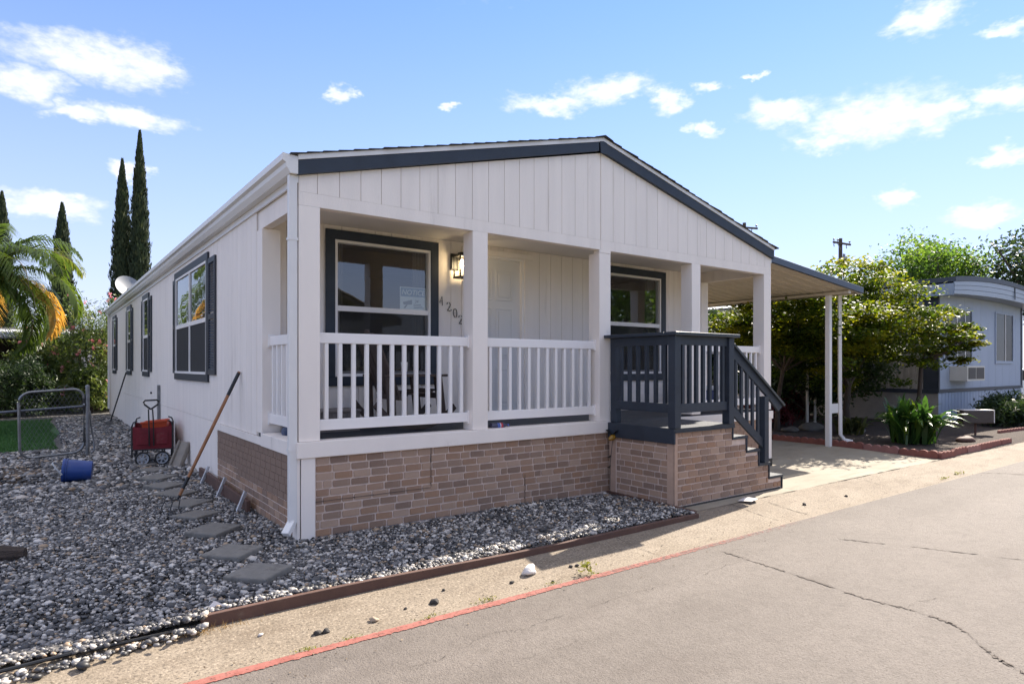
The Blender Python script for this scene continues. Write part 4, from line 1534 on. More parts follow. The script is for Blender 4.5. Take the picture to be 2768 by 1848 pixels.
# hummingbird garden stake at the platform's inner corner
AMB = M('amber_glass', (.32, .17, .02), .2, .3, 20)
hs = empty('garden_stake', (3.66, -.12, -.01), 'metal hummingbird garden stake with an amber body by the platform corner', 'garden ornament')
MB().tube([(3.66, -.12, -.02), (3.665, -.12, .35), (3.69, -.13, .60), (3.70, -.13, .64)], .004, 6).build('rod', BLACKM, hs)
MB().lathe([(.004, -.075), (.02, -.06), (.033, -.02), (.033, .015), (.02, .05), (.006, .075)], (3.70, -.13, .665), 14, Matrix.Rotation(R(70), 3, 'Y')).build('body', AMB, hs, smooth=True)
MB().tube([(3.77, -.13, .69), (3.81, -.135, .71), (3.88, -.14, .72)], [.022, .012, .002], 8).build('head', BLACKM, hs, smooth=True)
for s in (-1, 1):
    MB().add([(3.68, -.13, .685), (3.72, -.13, .69), (3.76 + .03 * s, -.13 - s * .09, .76), (3.66, -.13 - s * .08, .745)], [(0, 1, 2, 3)]).build('wing', BLACKM, hs)
for k, zz in enumerate((.30, .42)):
    MB().add([(3.663, -.12, zz), (3.66, -.14, zz + .04), (3.60, -.13, zz + .015), (3.66, -.11, zz - .005)], [(0, 1, 2, 3)]).build('leaf', M('metal_leaf', (.05, .045, .03), .5), hs)

# ------------------------------------------------------------------ yard things
# edging boards of the gravel bed
eb = empty('edging_board', (-1.03, -1.36, -.06), 'long brown edging board between the gravel and the kerb', 'edging')
nseg = 40
v, f = [], []
for i in range(nseg + 1):
    t = i / nseg
    x = -1.03 + t * 4.73
    top = .014 - .034 * t + .006 * math.sin(t * 9)
    w = .0175
    yo = -1.362 + .010 * math.sin(t * 7)
    v += [(x, yo - w, -.10), (x, yo - w, top), (x, yo + w, top), (x, yo + w, -.10)]
for i in range(nseg):
    a = i * 4
    for k in range(4):
        f.append((a + k, a + (k + 1) % 4, a + 4 + (k + 1) % 4, a + 4 + k))
f += [(0, 1, 2, 3), (nseg * 4 + 3, nseg * 4 + 2, nseg * 4 + 1, nseg * 4)]
MB().add(v, f).build('board', BROWNB, eb, bevel=.003)
eb2 = empty('edging_board', (3.72, -1.3, -.06), 'short brown edging board running back along the brick platform', 'edging')
MB().bar((3.685, -1.34, -.04), (3.700, -.03, -.035), .032, .10).build('board', BROWNB, eb2, bevel=.003)

# timber with stakes along the side skirting
tb = empty('landscape_timber', (-.10, 2.6, -.02), 'brown landscape board lying along the brick side wall', 'board')
MB().bar((-.04, 4.02, .055), (-.085, 1.33, .055), .04, .15).build('board', BROWNB, tb, bevel=.004)
STAKE = M('pale_stake', (.52, .52, .53), .6, .15, 12)
for k, (px, py) in enumerate(((-.08, 3.50), (-.10, 2.47), (-.125, 1.45))):
    MB().bar((px - .06, py - .03, -.02), (px + .045, py + .02, .205), .018, .035).build('stake', STAKE, tb)

# stepping stones
ORD = ['nearest to the road', 'second from the road', 'third from the road', 'fourth from the road, past the rake tines', 'fifth from the road', 'sixth from the road', 'seventh from the road', 'eighth from the road', 'ninth from the road, just before the wagon', 'last, beneath the red wagon']
for (sx, sy, rz), od in zip(STONE_PATH, ORD):
    o = MB().box(-.172, .172, -.172, .172, -.02, .034).build('stepping_stone', CONC, None, bevel=.012, seg=2)
    o.location = (sx, sy, 0)
    o.rotation_euler = (R(random.uniform(-2, 2)), R(random.uniform(-2, 2)), R(rz))
    tag(o, 'square grey concrete stepping stone, ' + od, 'stepping stone', 'stepping stones in the gravel path')

# long handled cultivator rake leaning on the wall
rk = empty('cultivator_rake', (-.70, 1.72, 0), 'wooden-handled cultivator rake leaning on the white side wall', 'rake')
rt, rbm = Vector((-.02, 1.98, 1.45)), Vector((-.63, 1.90, .16))
MB().tube([rbm, rbm.lerp(rt, .5), rt], [.016, .018, .017], 10).build('handle', WOOD, rk, smooth=True)
MB().tube([rbm.lerp(rt, .80), rbm.lerp(rt, .99)], .0195, 10).build('grip', BLACKM, rk, smooth=True)
MB().tube([rbm.lerp(rt, .14), rbm, rbm - (rt - rbm) * .03], [.020, .014, .008], 10).build('ferrule', BLACKM, rk, smooth=True)
bs_ = rbm - (rt - rbm) * .03
for (ex, ey) in ((-.80, 1.72), (-.73, 1.62), (-.66, 1.60)):
    MB().tube([bs_, bs_ + Vector(((ex - bs_.x) * .9, (ey - bs_.y) * .6, .01)), Vector((ex - .02, ey + .05, .07)), Vector((ex, ey, .02))], .006, 6).build('tine', BLACKM, rk)
# dark tool further back
t2 = empty('garden_hoe', (-.32, 14.0, 0), 'thin black-handled hoe leaning under the third side window', 'hoe')
MB().tube([(-.36, 13.9, .06), (-.035, 13.55, 1.36)], .017, 8).build('handle', BLACKM, t2)
MB().bar((-.46, 13.7, .03), (-.30, 14.0, .10), .03, .14).build('blade', GALV, t2)

# red folding wagon with an orange bin
RED = M('red_canvas', (.17, .012, .02), .8, .25, 6, .4, 60, .004, dirt=((.20, .06, .055), 7, .56))
ORANGE = M('orange_plastic', (.55, .065, .015), .45, .08, 6)
TYRE = M('black_rubber', (.02, .02, .02), .7, .2, 20)
HUB = M('grey_hub', (.42, .44, .47), .5, .1, 10)
wg = empty('folding_wagon', (-.36, 6.0, 0.0), 'red canvas folding wagon with grey wheels beside the side wall', 'wagon', rz=R(-9))
cv = MB()
fx, fy0, fy1, z0, z1 = .26, -.42, .42, .25, .60
nx = 10


def sag(u, amp):
    return amp * (1 - (2 * u - 1) ** 2)


for (a, b, nrm) in (((-fx, fy0), (fx, fy0), (0, -1)), ((fx, fy0), (fx, fy1), (1, 0)), ((fx, fy1), (-fx, fy1), (0, 1)), ((-fx, fy1), (-fx, fy0), (-1, 0))):
    vs, fs = [], []
    for i in range(nx + 1):
        for j in range(5):
            u, w_ = i / nx, j / 4
            bul = sag(u, .02) * math.sin(w_ * 3.1)
            vs.append((a[0] + (b[0] - a[0]) * u + nrm[0] * bul, a[1] + (b[1] - a[1]) * u + nrm[1] * bul, z0 + (z1 - z0) * w_ - sag(u, .03) * w_))
    for i in range(nx):
        for j in range(4):
            fs.append((i * 5 + j, (i + 1) * 5 + j, (i + 1) * 5 + j + 1, i * 5 + j + 1))
    cv.add(vs, fs)
cv.box(-fx + .002, fx - .002, fy0 + .002, fy1 - .002, z0 - .005, z0 + .008)
cv.build('canvas_body', RED, wg, smooth=True)
for sxx in (-1, 1):
    MB().box(sxx * .13 - .08, sxx * .13 + .08, fy0 - .028, fy0 - .022, .32, .52).build('front_pocket', RED, wg, bevel=.004)
for sxx in (-1, 1):
    for yy2, s2 in ((fy0, -1), (fy1, 1)):
        MB().tube([(sxx * (fx + .012), yy2 + s2 * .0, .13), (sxx * (fx + .012), yy2, .60), (sxx * (fx - .01), yy2, .66), (sxx * (fx - .06), yy2, .68)], .011, 7).build('frame_leg', BLACKM, wg)
MB().tube([(-fx, fy0 - .005, .24), (fx, fy0 - .005, .24), (fx, fy1, .24), (-fx, fy1, .24), (-fx, fy0 - .005, .24)], .011, 6).build('base_frame', BLACKM, wg)
for (wx, wy, r_) in ((-.13, fy0 - .03, .105), (.13, fy0 - .03, .105), (-.26, fy1, .09), (.26, fy1, .09)):
    mw = Matrix.Rotation(R(90), 3, 'Y') if abs(wx) > .2 else Matrix.Rotation(R(18 if wx < 0 else 14), 3, 'Z') @ Matrix.Rotation(R(90), 3, 'X')
    wh = MB().lathe([(r_ * .80, -.022), (r_ * .97, -.020), (r_, -.008), (r_, .008), (r_ * .97, .020), (r_ * .80, .022), (r_ * .80, -.022)], (wx, wy, r_), 28, mw, close=False).build('wheel', TYRE, wg, smooth=True)
    hb = MB()
    hb.lathe([(.001, -.024), (.025, -.024), (.028, -.015), (.028, .015), (.025, .024), (.001, .024)], (wx, wy, r_), 16, mw)
    hb.lathe([(r_ * .66, -.014), (r_ * .80, -.017), (r_ * .80, .017), (r_ * .66, .014), (r_ * .66, -.014)], (wx, wy, r_), 28, mw, close=False)
    for k in range(6):
        a = k * math.pi / 3 + .3
        d0, d1 = mw @ Vector((math.cos(a), math.sin(a), 0)), mw @ Vector((0, 0, 1))
        hb.bar(Vector((wx, wy, r_)) + d0 * .02, Vector((wx, wy, r_)) + d0 * r_ * .70, .02, .016, up=d1)
    hb.build('hub', HUB, wh)
    MB().tube([(wx, wy + .03, r_ + .02), (wx, wy + .05, .235)], .012, 6).build('caster_fork', BLACKM, wg)
hd = MB()
hd.tube([(-.04, fy0 - .03, .30), (-.045, fy0 - .06, .66), (-.05, fy0 - .07, .86)], .010, 7)
hd.tube([(.02, fy0 - .03, .30), (.015, fy0 - .06, .66), (.005, fy0 - .07, .86)], .010, 7)
hd.tube([(-.02, fy0 - .07, .86), (-.10, fy0 - .075, .93), (-.115, fy0 - .08, .97), (-.09, fy0 - .08, .995), (.06, fy0 - .08, 1.0), (.09, fy0 - .08, .975), (.075, fy0 - .075, .93), (-.02, fy0 - .07, .86)], .013, 8)
hd.build('pull_handle', BLACKM, wg, smooth=True)
ob = empty('orange_bin', (-.33, 5.95, .40), 'bright orange plastic bin sitting in the red wagon', 'bin', rz=R(-14))
bb = MB()
for (a0, a1, zz0, zz1) in ((.15, .175, -.13, .24),):
    A = [(-a0, -a0 * 1.1, zz0), (a0, -a0 * 1.1, zz0), (a0, a0 * 1.1, zz0), (-a0, a0 * 1.1, zz0)]
    B = [(-a1, -a1 * 1.1, zz1), (a1, -a1 * 1.1, zz1 + .03), (a1, a1 * 1.1, zz1 + .03), (-a1, a1 * 1.1, zz1)]
    bb.add(A + B + [(x * .93, y * .93, z) for x, y, z in B] + [(x * .93, y * .93, z + .02) for x, y, z in A],
           [(3, 2, 1, 0)] + [(i, (i + 1) % 4, 4 + (i + 1) % 4, 4 + i) for i in range(4)] + [(4 + i, 4 + (i + 1) % 4, 8 + (i + 1) % 4, 8 + i) for i in range(4)] + [(8 + i, 8 + (i + 1) % 4, 12 + (i + 1) % 4, 12 + i) for i in range(4)] + [(12, 13, 14, 15)])
bb.build('tub', ORANGE, ob, bevel=.006)
MB().bar((-.19, -.21, .235), (.19, -.21, .263), .02, .03).build('rim', ORANGE, ob, bevel=.004)

# concrete splash block leaning on the wall
sb = MB()
sb.obox((0, 0, .0), (.11, .20, .025), Matrix.Rotation(R(0), 3, 'X'))
sb.obox((-.10, 0, .03), (.018, .20, .03), Matrix.Identity(3))
sb.obox((.10, 0, .03), (.018, .20, .03), Matrix.Identity(3))
sb = sb.build('splash_block', M('splash_concrete', (.27, .235, .195), .9, .12, 9, .5, 90, .004), None, bevel=.01)
sb.location = (-.10, 5.12, .185)
sb.rotation_euler = (R(68), R(4), R(-62))
tag(sb, 'grey concrete splash block leaning on the wall beside the wagon', 'splash block')

# blue bucket lying on its side
BUCK = M('blue_bucket_plastic', (.015, .055, .24), .42, .15, 5, dirt=((.07, .10, .20), 9, .55))
bu = empty('plastic_bucket', (-1.42, 4.62, 0), 'blue plastic bucket lying on its side in the gravel', 'bucket')
mb_ = Matrix.Rotation(R(-8), 3, 'Z') @ Matrix.Rotation(R(-86), 3, 'Y')
c0 = (-1.25, 4.62, .125)
MB().lathe([(.001, .003), (.122, .0), (.124, .012), (.148, .29), (.156, .292), (.156, .325), (.149, .325), (.143, .29), (.118, .02), (.001, .018)], c0, 32, mb_, close=False).build('bucket_body', BUCK, bu, smooth=True)
for q in (.27, .30):
    MB().lathe([(.150, q), (.160, q + .002), (.160, q + .010), (.150, q + .012)], c0, 32, mb_, close=False).build('rim_band', BUCK, bu, smooth=True)
hp = [Vector(c0) + mb_ @ Vector((.158 * math.cos(a) * .85 - .03, .165 * math.sin(a), .31 + .13 * max(0, math.cos(a)))) for a in np.linspace(-math.pi / 2, math.pi / 2, 15)]
MB().tube(hp, .009, 7).build('handle', M('bucket_handle', (.36, .38, .40), .5), bu, smooth=True)

# chain-link gate leaning by its post
gp = empty('chain_link_gate', (-1.66, 7.5, 0), 'galvanised chain-link gate with rounded corners standing by the turf', 'gate')
yg = 7.5


def rrect(x0, x1, z0, z1, r):
    P = []
    for cx, cz, a0 in ((x1 - r, z0 + r, -90), (x1 - r, z1 - r, 0), (x0 + r, z1 - r, 90), (x0 + r, z0 + r, 180)):
        for k in range(6):
            a = R(a0 + k * 18)
            P.append((cx + r * math.cos(a), cz + r * math.sin(a)))
    return P + [P[0]]


def shear(x):
    return (x + 2.12) * .06


fr = [(x, yg, z + shear(x)) for x, z in rrect(-2.10, -1.21, .01, 1.08, .16)]
fr = [(x + (.05 if z < .5 else -.02) * (.55 - z) * 1.2 * (1 if x < -1.6 else 0), y_, z) for x, y_, z in fr]
MB().tube(fr, .021, 8, cap=False).build('gate_frame', GALV, gp, smooth=True)
wm = MB()
u = -2.06
step = .062
for k in range(-18, 34):
    for dr in (1, -1):
        x0 = -2.07 + k * step
        pts = []
        for j in range(2):
            z_ = .06 if j == 0 else 1.06
            x_ = x0 + dr * (z_ - .06) * .55 + (0 if dr > 0 else .55)
            pts.append((x_, yg, z_))
        (xa, _, za), (xb, _, zb) = pts
        # clip to the frame
        def clip(xa, za, xb, zb):
            lo, hi = 0.0, 1.0
            d = xb - xa
            for lim, sg_ in ((-2.07, 1), (-1.23, -1)):
                if abs(d) < 1e-9:
                    continue
                t_ = (lim - xa) / d
                if (d > 0) == (sg_ > 0):
                    lo = max(lo, t_)
                else:
                    hi = min(hi, t_)
            return lo, hi
        lo, hi = clip(xa, za, xb, zb)
        if hi - lo < .05:
            continue
        A = (xa + (xb - xa) * lo, yg, za + (zb - za) * lo)
        B = (xa + (xb - xa) * hi, yg, za + (zb - za) * hi)
        wm.tube([A, B], .0017, 3, cap=False)
o = wm.build('chain_link', M('old_wire', (.15, .15, .15), .6), gp)
o['kind'] = 'stuff'
MB().tube([(-3.6, yg + .05, .72), (-2.3, yg + .05, .775), (-1.18, yg + .03, .835)], .019, 8).build('cross_rail', M('dark_steel', (.13, .14, .16), .4, .2, 8, metal=.7), gp)
MB().tube([(-1.22, yg, .86), (-1.19, yg - .01, .86)], .03, 8).build('latch', GALV, gp)
tw = MB()
tw.tube([(-1.9 + .05 * i, yg, 1.10 + .06 * (i / 12) + (.05 if i % 2 else 0) * (1 if i in (1, 3, 4, 6, 7, 9) else .3)) for i in range(12)], .003, 4)
tw.build('loose_wire', GALV, gp)
po = empty('gate_post', (-1.16, 7.5, 0), 'single galvanised steel gate post next to the gravel path', 'fence post')
MB().tube([(-1.16, 7.5, -.05), (-1.16, 7.5, 1.17)], .030, 12).build('pipe', GALV, po, smooth=True)
MB().lathe([(.033, 0), (.033, .03), (.02, .045), (.001, .05)], (-1.16, 7.5, 1.15), 12).build('cap', GALV, po, smooth=True)
MB().tube([(-1.13, 7.52, .75), (-1.10, 7.55, .45), (-1.07, 7.55, .25), (-1.06, 7.52, .08), (-1.12, 7.5, .02)], .015, 7).build('bent_pipe', GALV, po, smooth=True)
wp = empty('wall_conduit', (-.03, 8.0, 0), 'short grey metal conduit rising against the side wall behind the wagon', 'conduit')
MB().box(-.045, -.002, 7.96, 8.04, -.02, 1.16).build('channel', GALV, wp)
tag(MB().lathe([(.001, 0), (.02, .0), (.02, .03), (.001, .03)], (-.001, 9.1, .98), 10, Matrix.Rotation(R(-90), 3, 'Y')).build('hose_tap', BLACKM), 'small dark tap on the side wall beyond the wagon', 'tap')

# half-rotten log at the left edge of the gravel
LOG = M('weathered_log', (.055, .04, .032), .9, .4, 10, .8, 20, .02, stretch=(1, 6, 6))
lg2 = MB()
lg2.tube([(-2.75, .92, .05), (-2.4, .84, .055), (-2.05, .74, .055), (-1.90, .70, .05)], [.085, .09, .08, .05], 9)
o = lg2.build('weathered_log', LOG, None)
tag(o, 'dark weathered log lying at the left edge of the gravel', 'log')
tag(MB().tube([(-2.7, -1.44, -.035), (-2.2, -1.432, -.03), (-1.97, -1.43, -.03), (-1.7, -1.405, -.028), (-1.45, -1.405, -.03), (-1.2, -1.39, -.035), (-1.03, -1.375, -.04)], .010, 7).build('drip_hose', BLACKM, None, smooth=True), 'black drip hose along the gravel edge at lower left', 'hose')

# small stones and litter on the kerb
WST = M('white_rock', (.66, .62, .58), .85, .12, 12, .6, 40, .01)
DST = M('dark_rock', (.045, .04, .036), .85, .3, 18, .6, 40, .01)
TST = M('tan_rock', (.40, .31, .22), .85, .2, 14, .6, 40, .01)
tag(lump('loose_rock', (1.24, -1.66, -.10), (.055, .04, .045), WST, 9, 3, .3), 'large white rock lying on the kerb by the shadow tip', 'rock', 'loose stones on the kerb')
for k, (x, y, s, mt, lb) in enumerate([(.36, -1.74, .026, DST, 'round dark stone alone on the kerb, left of the white rock'), (-.10, -1.77, .022, TST, 'pale tan stone on the kerb near the red stripe'), (-.46, -1.76, .020, DST, 'left one of two dark clods side by side on the kerb'),
                                          (-.405, -1.76, .020, DST, 'right one of two dark clods side by side on the kerb'), (1.02, -1.73, .014, DST, 'small dark stone just left of the white rock'), (.15, -1.72, .010, DST, 'tiny dark pebble on the kerb below the edging board'),
                                          (.51, -1.61, .010, DST, 'tiny dark pebble between edging board and kerb middle'), (1.62, -1.71, .013, DST, 'dark pebble inside the railing shadow, left of a pair'), (1.68, -1.72, .013, DST, 'dark pebble inside the railing shadow, right of a pair'),
                                          (1.30, -1.87, .012, DST, 'dark pebble by the red stripe right of the white rock'), (-.75, -1.62, .012, WST, 'small white pebble on the kerb below the board end'), (5.3, -1.62, .02, DST, 'dark chip in the gutter in front of the steps'), (6.2, -1.66, .016, DST, 'dark chip in the gutter past the steps')]):
    tag(lump('loose_stone', (x, y, kzf(x, y) - .004), (s * 1.2, s, s * .8), mt, 40 + k, 2, .35), lb, 'stone', 'loose stones on the kerb')
PAPER = M('paper_litter', (.62, .58, .56), .8, .08, 12)
pl = MB()
P0 = [(4.62, -1.20), (4.80, -1.17), (4.90, -1.23), (4.86, -1.31), (4.70, -1.33)]
pl.add([(x, y, -.028 + .02 * math.sin(i * 2.3)) for i, (x, y) in enumerate(P0)] + [(4.77, -1.25, .005)], [(i, (i + 1) % 5, 5) for i in range(5)])
tag(pl.build('paper_litter', PAPER), 'crumpled pale paper on the concrete in front of the steps', 'litter')
lf = MB()
for k, (x, y, s) in enumerate(((-.98, -1.30, .07), (3.05, -1.36, .06), (5.05, -1.12, .05))):
    pass
lf.add([(-.98, -1.26, .01), (-.93, -1.25, .05), (-.86, -1.30, .012), (-.93, -1.31, .0)], [(0, 1, 2), (0, 2, 3)])
tag(lf.build('plastic_scrap', PAPER), 'small pale scrap lying on the gravel behind the edging board end', 'litter')

# satellite dish on the roof
dsr = empty('satellite_dish', (.42, 17.7, 3.5), 'grey satellite dish mounted on the roof near the rear left corner', 'satellite dish')
DISH = M('dish_grey', (.27, .28, .29), .5, .08, 4)
md = Matrix.Rotation(R(20), 3, 'Z') @ Matrix.Rotation(R(62), 3, 'X')
MB().lathe([(.001, -.07), (.15, -.055), (.30, -.01), (.39, .035), (.395, .03), (.30, -.02), (.15, -.066), (.001, -.082)], (.40, 17.6, 3.98), 28, md, close=False).build('reflector', DISH, dsr, smooth=True)
MB().tube([(.42, 17.72, 3.4), (.42, 17.72, 3.80), (.41, 17.66, 3.95)], .025, 8).build('mast', GALV, dsr)
MB().tube([(.40, 17.6, 3.70), (.34, 17.2, 3.75), (.32, 17.1, 3.88)], .012, 6).build('feed_arm', DISH, dsr)

# ------------------------------------------------------------------ plants
def leaf_quads(C, size, rng_, up=.0, asp=.55, droop=0.0):
    n = len(C)
    nr = rng_.normal(0, 1, (n, 3))
    nr /= np.linalg.norm(nr, axis=1)[:, None]
    nr[:, 2] = np.abs(nr[:, 2]) + up
    nr /= np.linalg.norm(nr, axis=1)[:, None]
    t = rng_.normal(0, 1, (n, 3))
    t -= nr * np.sum(t * nr, 1)[:, None]
    t /= np.linalg.norm(t, axis=1)[:, None]
    b = np.cross(nr, t)
    s = (size * rng_.uniform(.6, 1.3, n))[:, None]
    tip = C + t * s
    tip[:, 2] -= droop * s[:, 0]
    v = np.stack([C - t * s, C + b * s * asp + nr * s * .12, tip, C - b * s * asp + nr * s * .12], 1)
    return v.reshape(-1, 3), np.arange(4 * n).reshape(n, 4)


BARK = M('grey_bark', (.085, .065, .05), .95, .3, 12, .8, 30, .02, stretch=(3, 3, .6))
GREEN = tone_mat('leaf_green', [(0, (.03, .065, .014)), (.5, (.065, .125, .022)), (1, (.12, .19, .035))], .5, .52)
YELLOWG = tone_mat('leaf_yellow_green', [(0, (.024, .048, .008)), (.5, (.065, .10, .012)), (1, (.20, .20, .022))], .5, .48)
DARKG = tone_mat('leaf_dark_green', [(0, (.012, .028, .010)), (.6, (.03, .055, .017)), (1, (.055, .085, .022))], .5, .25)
CYP = tone_mat('cypress_green', [(0, (.012, .024, .010)), (.6, (.028, .046, .017)), (1, (.065, .075, .026))], .8, .12)
OLE = tone_mat('oleander_leaf', [(0, (.03, .055, .014)), (.6, (.08, .12, .03)), (.999, (.17, .20, .055))], .4, .42, .6)
PINK = tone_mat('pink_flower', [(0, (.55, .16, .20)), (1, (.70, .35, .34))], .6, .3)
REDL = tone_mat('red_leaf', [(0, (.05, .008, .010)), (1, (.16, .03, .025))], .6, .25)


def tree(name, label, base, crown, rad, nclump, nleaf, size, mat, seed, up=.3, group=None, trunk_r=.09, layers=False, clump=.34, cat='tree'):
    g = np.random.default_rng(seed)
    base = Vector(base)
    c = np.array(crown)
    r = np.array(rad)
    e = empty(name, base, label, cat, group)
    P = []
    while len(P) < nclump:
        p = g.uniform(-1, 1, 3)
        d = np.linalg.norm(p)
        if d > 1 or d < .35 * g.random():
            continue
        if p[2] < -.55 and g.random() < .6:
            continue
        P.append(c + p * r * (1 + .12 * g.normal()))
    P = np.array(P)
    if layers:
        P[:, 2] = np.round(P[:, 2] / .24) * .24 + g.normal(0, .075, len(P))
    # trunk and limbs
    t = MB()
    fork = Vector((base.x + (c[0] - base.x) * .4, base.y + (c[1] - base.y) * .4, base.z + max(.3, (c[2] - r[2] - base.z) * .9 + .1)))
    t.tube([base - Vector((0, 0, .05)), base.lerp(fork, .5) + Vector((.05 * g.normal(), .05 * g.normal(), 0)), fork], [trunk_r * 1.3, trunk_r, trunk_r * .85], 9)
    t.build('trunk', BARK, e, smooth=True)
    for k in range(min(9, nclump)):
        q = Vector(P[g.integers(len(P))])
        m = fork.lerp(q, .5) + Vector((g.normal() * .12 * r[0], g.normal() * .12 * r[1], .12 * r[2]))
        MB().tube([fork - Vector((0, 0, .05)), m, q], [trunk_r * .6, trunk_r * .36, trunk_r * .12], 6).build('limb', BARK, e, smooth=True)
    idx = g.integers(0, nclump, nleaf)
    sz = clump * (r.mean()) * g.uniform(.6, 1.25, nclump)
    off = np.clip(g.normal(0, .45, (nleaf, 3)), -.9, .9)
    off *= np.array([1, 1, .36 if layers else .75])
    C = P[idx] + off * sz[idx][:, None]
    v, f = leaf_quads(C, size, g, up)
    ct = g.uniform(.1, .9, nclump)
    tone = np.clip(ct[idx] + g.normal(0, .18, nleaf), 0, 1)
    npmesh('crown', v, f, mat, e, np.repeat(tone, 4))
    return e


# --- right-hand neighbour's garden
tree('maple_tree', 'large layered yellow-green maple in front of the neighbouring house', (13.6, 1.9, 0), (13.4, 1.8, 2.5), (2.1, 1.8, 1.42), 250, 38000, .047, YELLOWG, 1, .8, None, .07, True, .25)
tree('maple_tree', 'yellow-green maple between the carport post and the porch corner post', (11.9, 2.7, 0), (11.7, 2.2, 2.32), (1.8, 1.8, .82), 210, 34000, .047, YELLOWG, 2, 1.0, None, .05, True, .26)
tree('maple_tree', 'low drooping maple spreading right over the neighbour front window', (15.2, 1.2, 0), (15.6, .75, 2.15), (1.35, .9, .5), 70, 8500, .047, YELLOWG, 3, 1.0, None, .05, True, .26)
tree('shade_tree', 'dark leafy tree in the shade under the big maple', (14.6, 3.6, 0), (15.0, 3.4, 1.5), (2.2, 1.4, 1.3), 90, 16000, .06, DARKG, 4, .4, None, .06, False, .3)  # dark foliage added to fill in the shade below the maple
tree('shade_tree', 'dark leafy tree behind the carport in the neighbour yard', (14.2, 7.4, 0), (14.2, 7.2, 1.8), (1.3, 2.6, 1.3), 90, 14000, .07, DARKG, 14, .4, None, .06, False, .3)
tree('backyard_tree', 'bright green tree rising behind the neighbouring house roof', (33, 7.6, 0), (33, 7.4, 5.2), (3.4, 2.6, 2.1), 150, 22000, .09, GREEN, 5, .3, 'trees behind the neighbouring house', .16)
tree('backyard_tree', 'yellower green tree behind the neighbour roof, left of the bright green one', (30.5, 9.6, 0), (30.5, 9.4, 4.3), (2.6, 2.4, 1.6), 100, 14000, .085, YELLOWG, 6, .3, 'trees behind the neighbouring house', .14)
tree('backyard_tree', 'tall dark tree at the right edge of the picture', (32.8, 2.5, 0), (32.8, 2.5, 5.6), (2.5, 2.2, 2.6), 100, 15000, .09, DARKG, 7, .2, 'trees behind the neighbouring house', .2)
tree('far_tree', 'low distant tree seen past the carport near the utility pole', (38, 21, 0), (38, 21, 3.4), (5, 4, 2.2), 90, 9000, .2, GREEN, 8, .3, 'trees far behind', .2)
tree('far_tree', 'distant dark tree behind the neighbour awning', (30, 19, 0), (30, 19, 2.6), (4, 4, 1.8), 80, 8000, .18, DARKG, 9, .3, 'trees far behind', .2)

# --- left-hand back yard
def cypress(label, x, y, h, r, seed):
    g = np.random.default_rng(seed)
    e = empty('cypress_tree', (x, y, 0), label, 'cypress', 'tall Italian cypresses behind the house')
    MB().tube([(x, y, 0), (x, y, h * .9)], [.16, .03], 8).build('trunk', BARK, e)
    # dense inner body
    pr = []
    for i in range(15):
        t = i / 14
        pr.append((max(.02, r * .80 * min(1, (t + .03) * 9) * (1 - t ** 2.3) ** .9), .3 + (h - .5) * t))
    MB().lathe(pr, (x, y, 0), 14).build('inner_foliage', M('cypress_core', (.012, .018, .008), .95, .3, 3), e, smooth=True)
    n = int(900 * h)
    t = g.random(n) ** .9
    a = g.uniform(0, 2 * np.pi, n)
    prof = r * np.minimum(1, (t + .03) * 9) * (1 - t ** 2.3) ** .85
    lump_ = 1 + .13 * np.sin(a * 3 + t * 60) + .10 * np.sin(a * 5 - t * 95)
    rr_ = prof * lump_ * g.uniform(.70, 1.17, n) + .015
    C = np.stack([x + rr_ * np.cos(a), y + rr_ * np.sin(a), .3 + t * (h - .35)], 1)
    s = g.uniform(.05, .13, n)[:, None]
    up = np.stack([.25 * np.cos(a), .25 * np.sin(a), np.ones(n)], 1)
    sd = np.stack([-np.sin(a), np.cos(a), np.zeros(n)], 1) + g.normal(0, .4, (n, 3))
    v = np.stack([C - up * s, C + sd * s * .4, C + up * s * 1.6, C - sd * s * .4], 1).reshape(-1, 3)
    npmesh('foliage', v, np.arange(4 * n).reshape(n, 4), CYP, e, np.repeat(np.clip(g.beta(2, 2, n), 0, 1), 4))


cypress('tallest dark cypress, right one of the close pair above the satellite dish', 2.78, 36.7, 15.0, .56, 1)
cypress('slightly shorter cypress, left one of the close pair above the satellite dish', 1.98, 37.4, 13.4, .60, 2)
cypress('lone cypress standing behind the palm', -.72, 43.3, 11.7, .72, 3)
cypress('cypress tip at the far left edge behind the palm fronds', -3.75, 45.5, 12.4, .70, 4)

# queen palm
PALMG = tone_mat('palm_leaf', [(0, (.03, .06, .012)), (.6, (.07, .11, .022)), (.8, (.12, .15, .03)), (.999, (.38, .25, .065))], .45, .35, .5)
PTR = M('palm_trunk', (.13, .10, .08), .9, .3, 6, .7, 14, .02, stretch=(1, 1, 4))


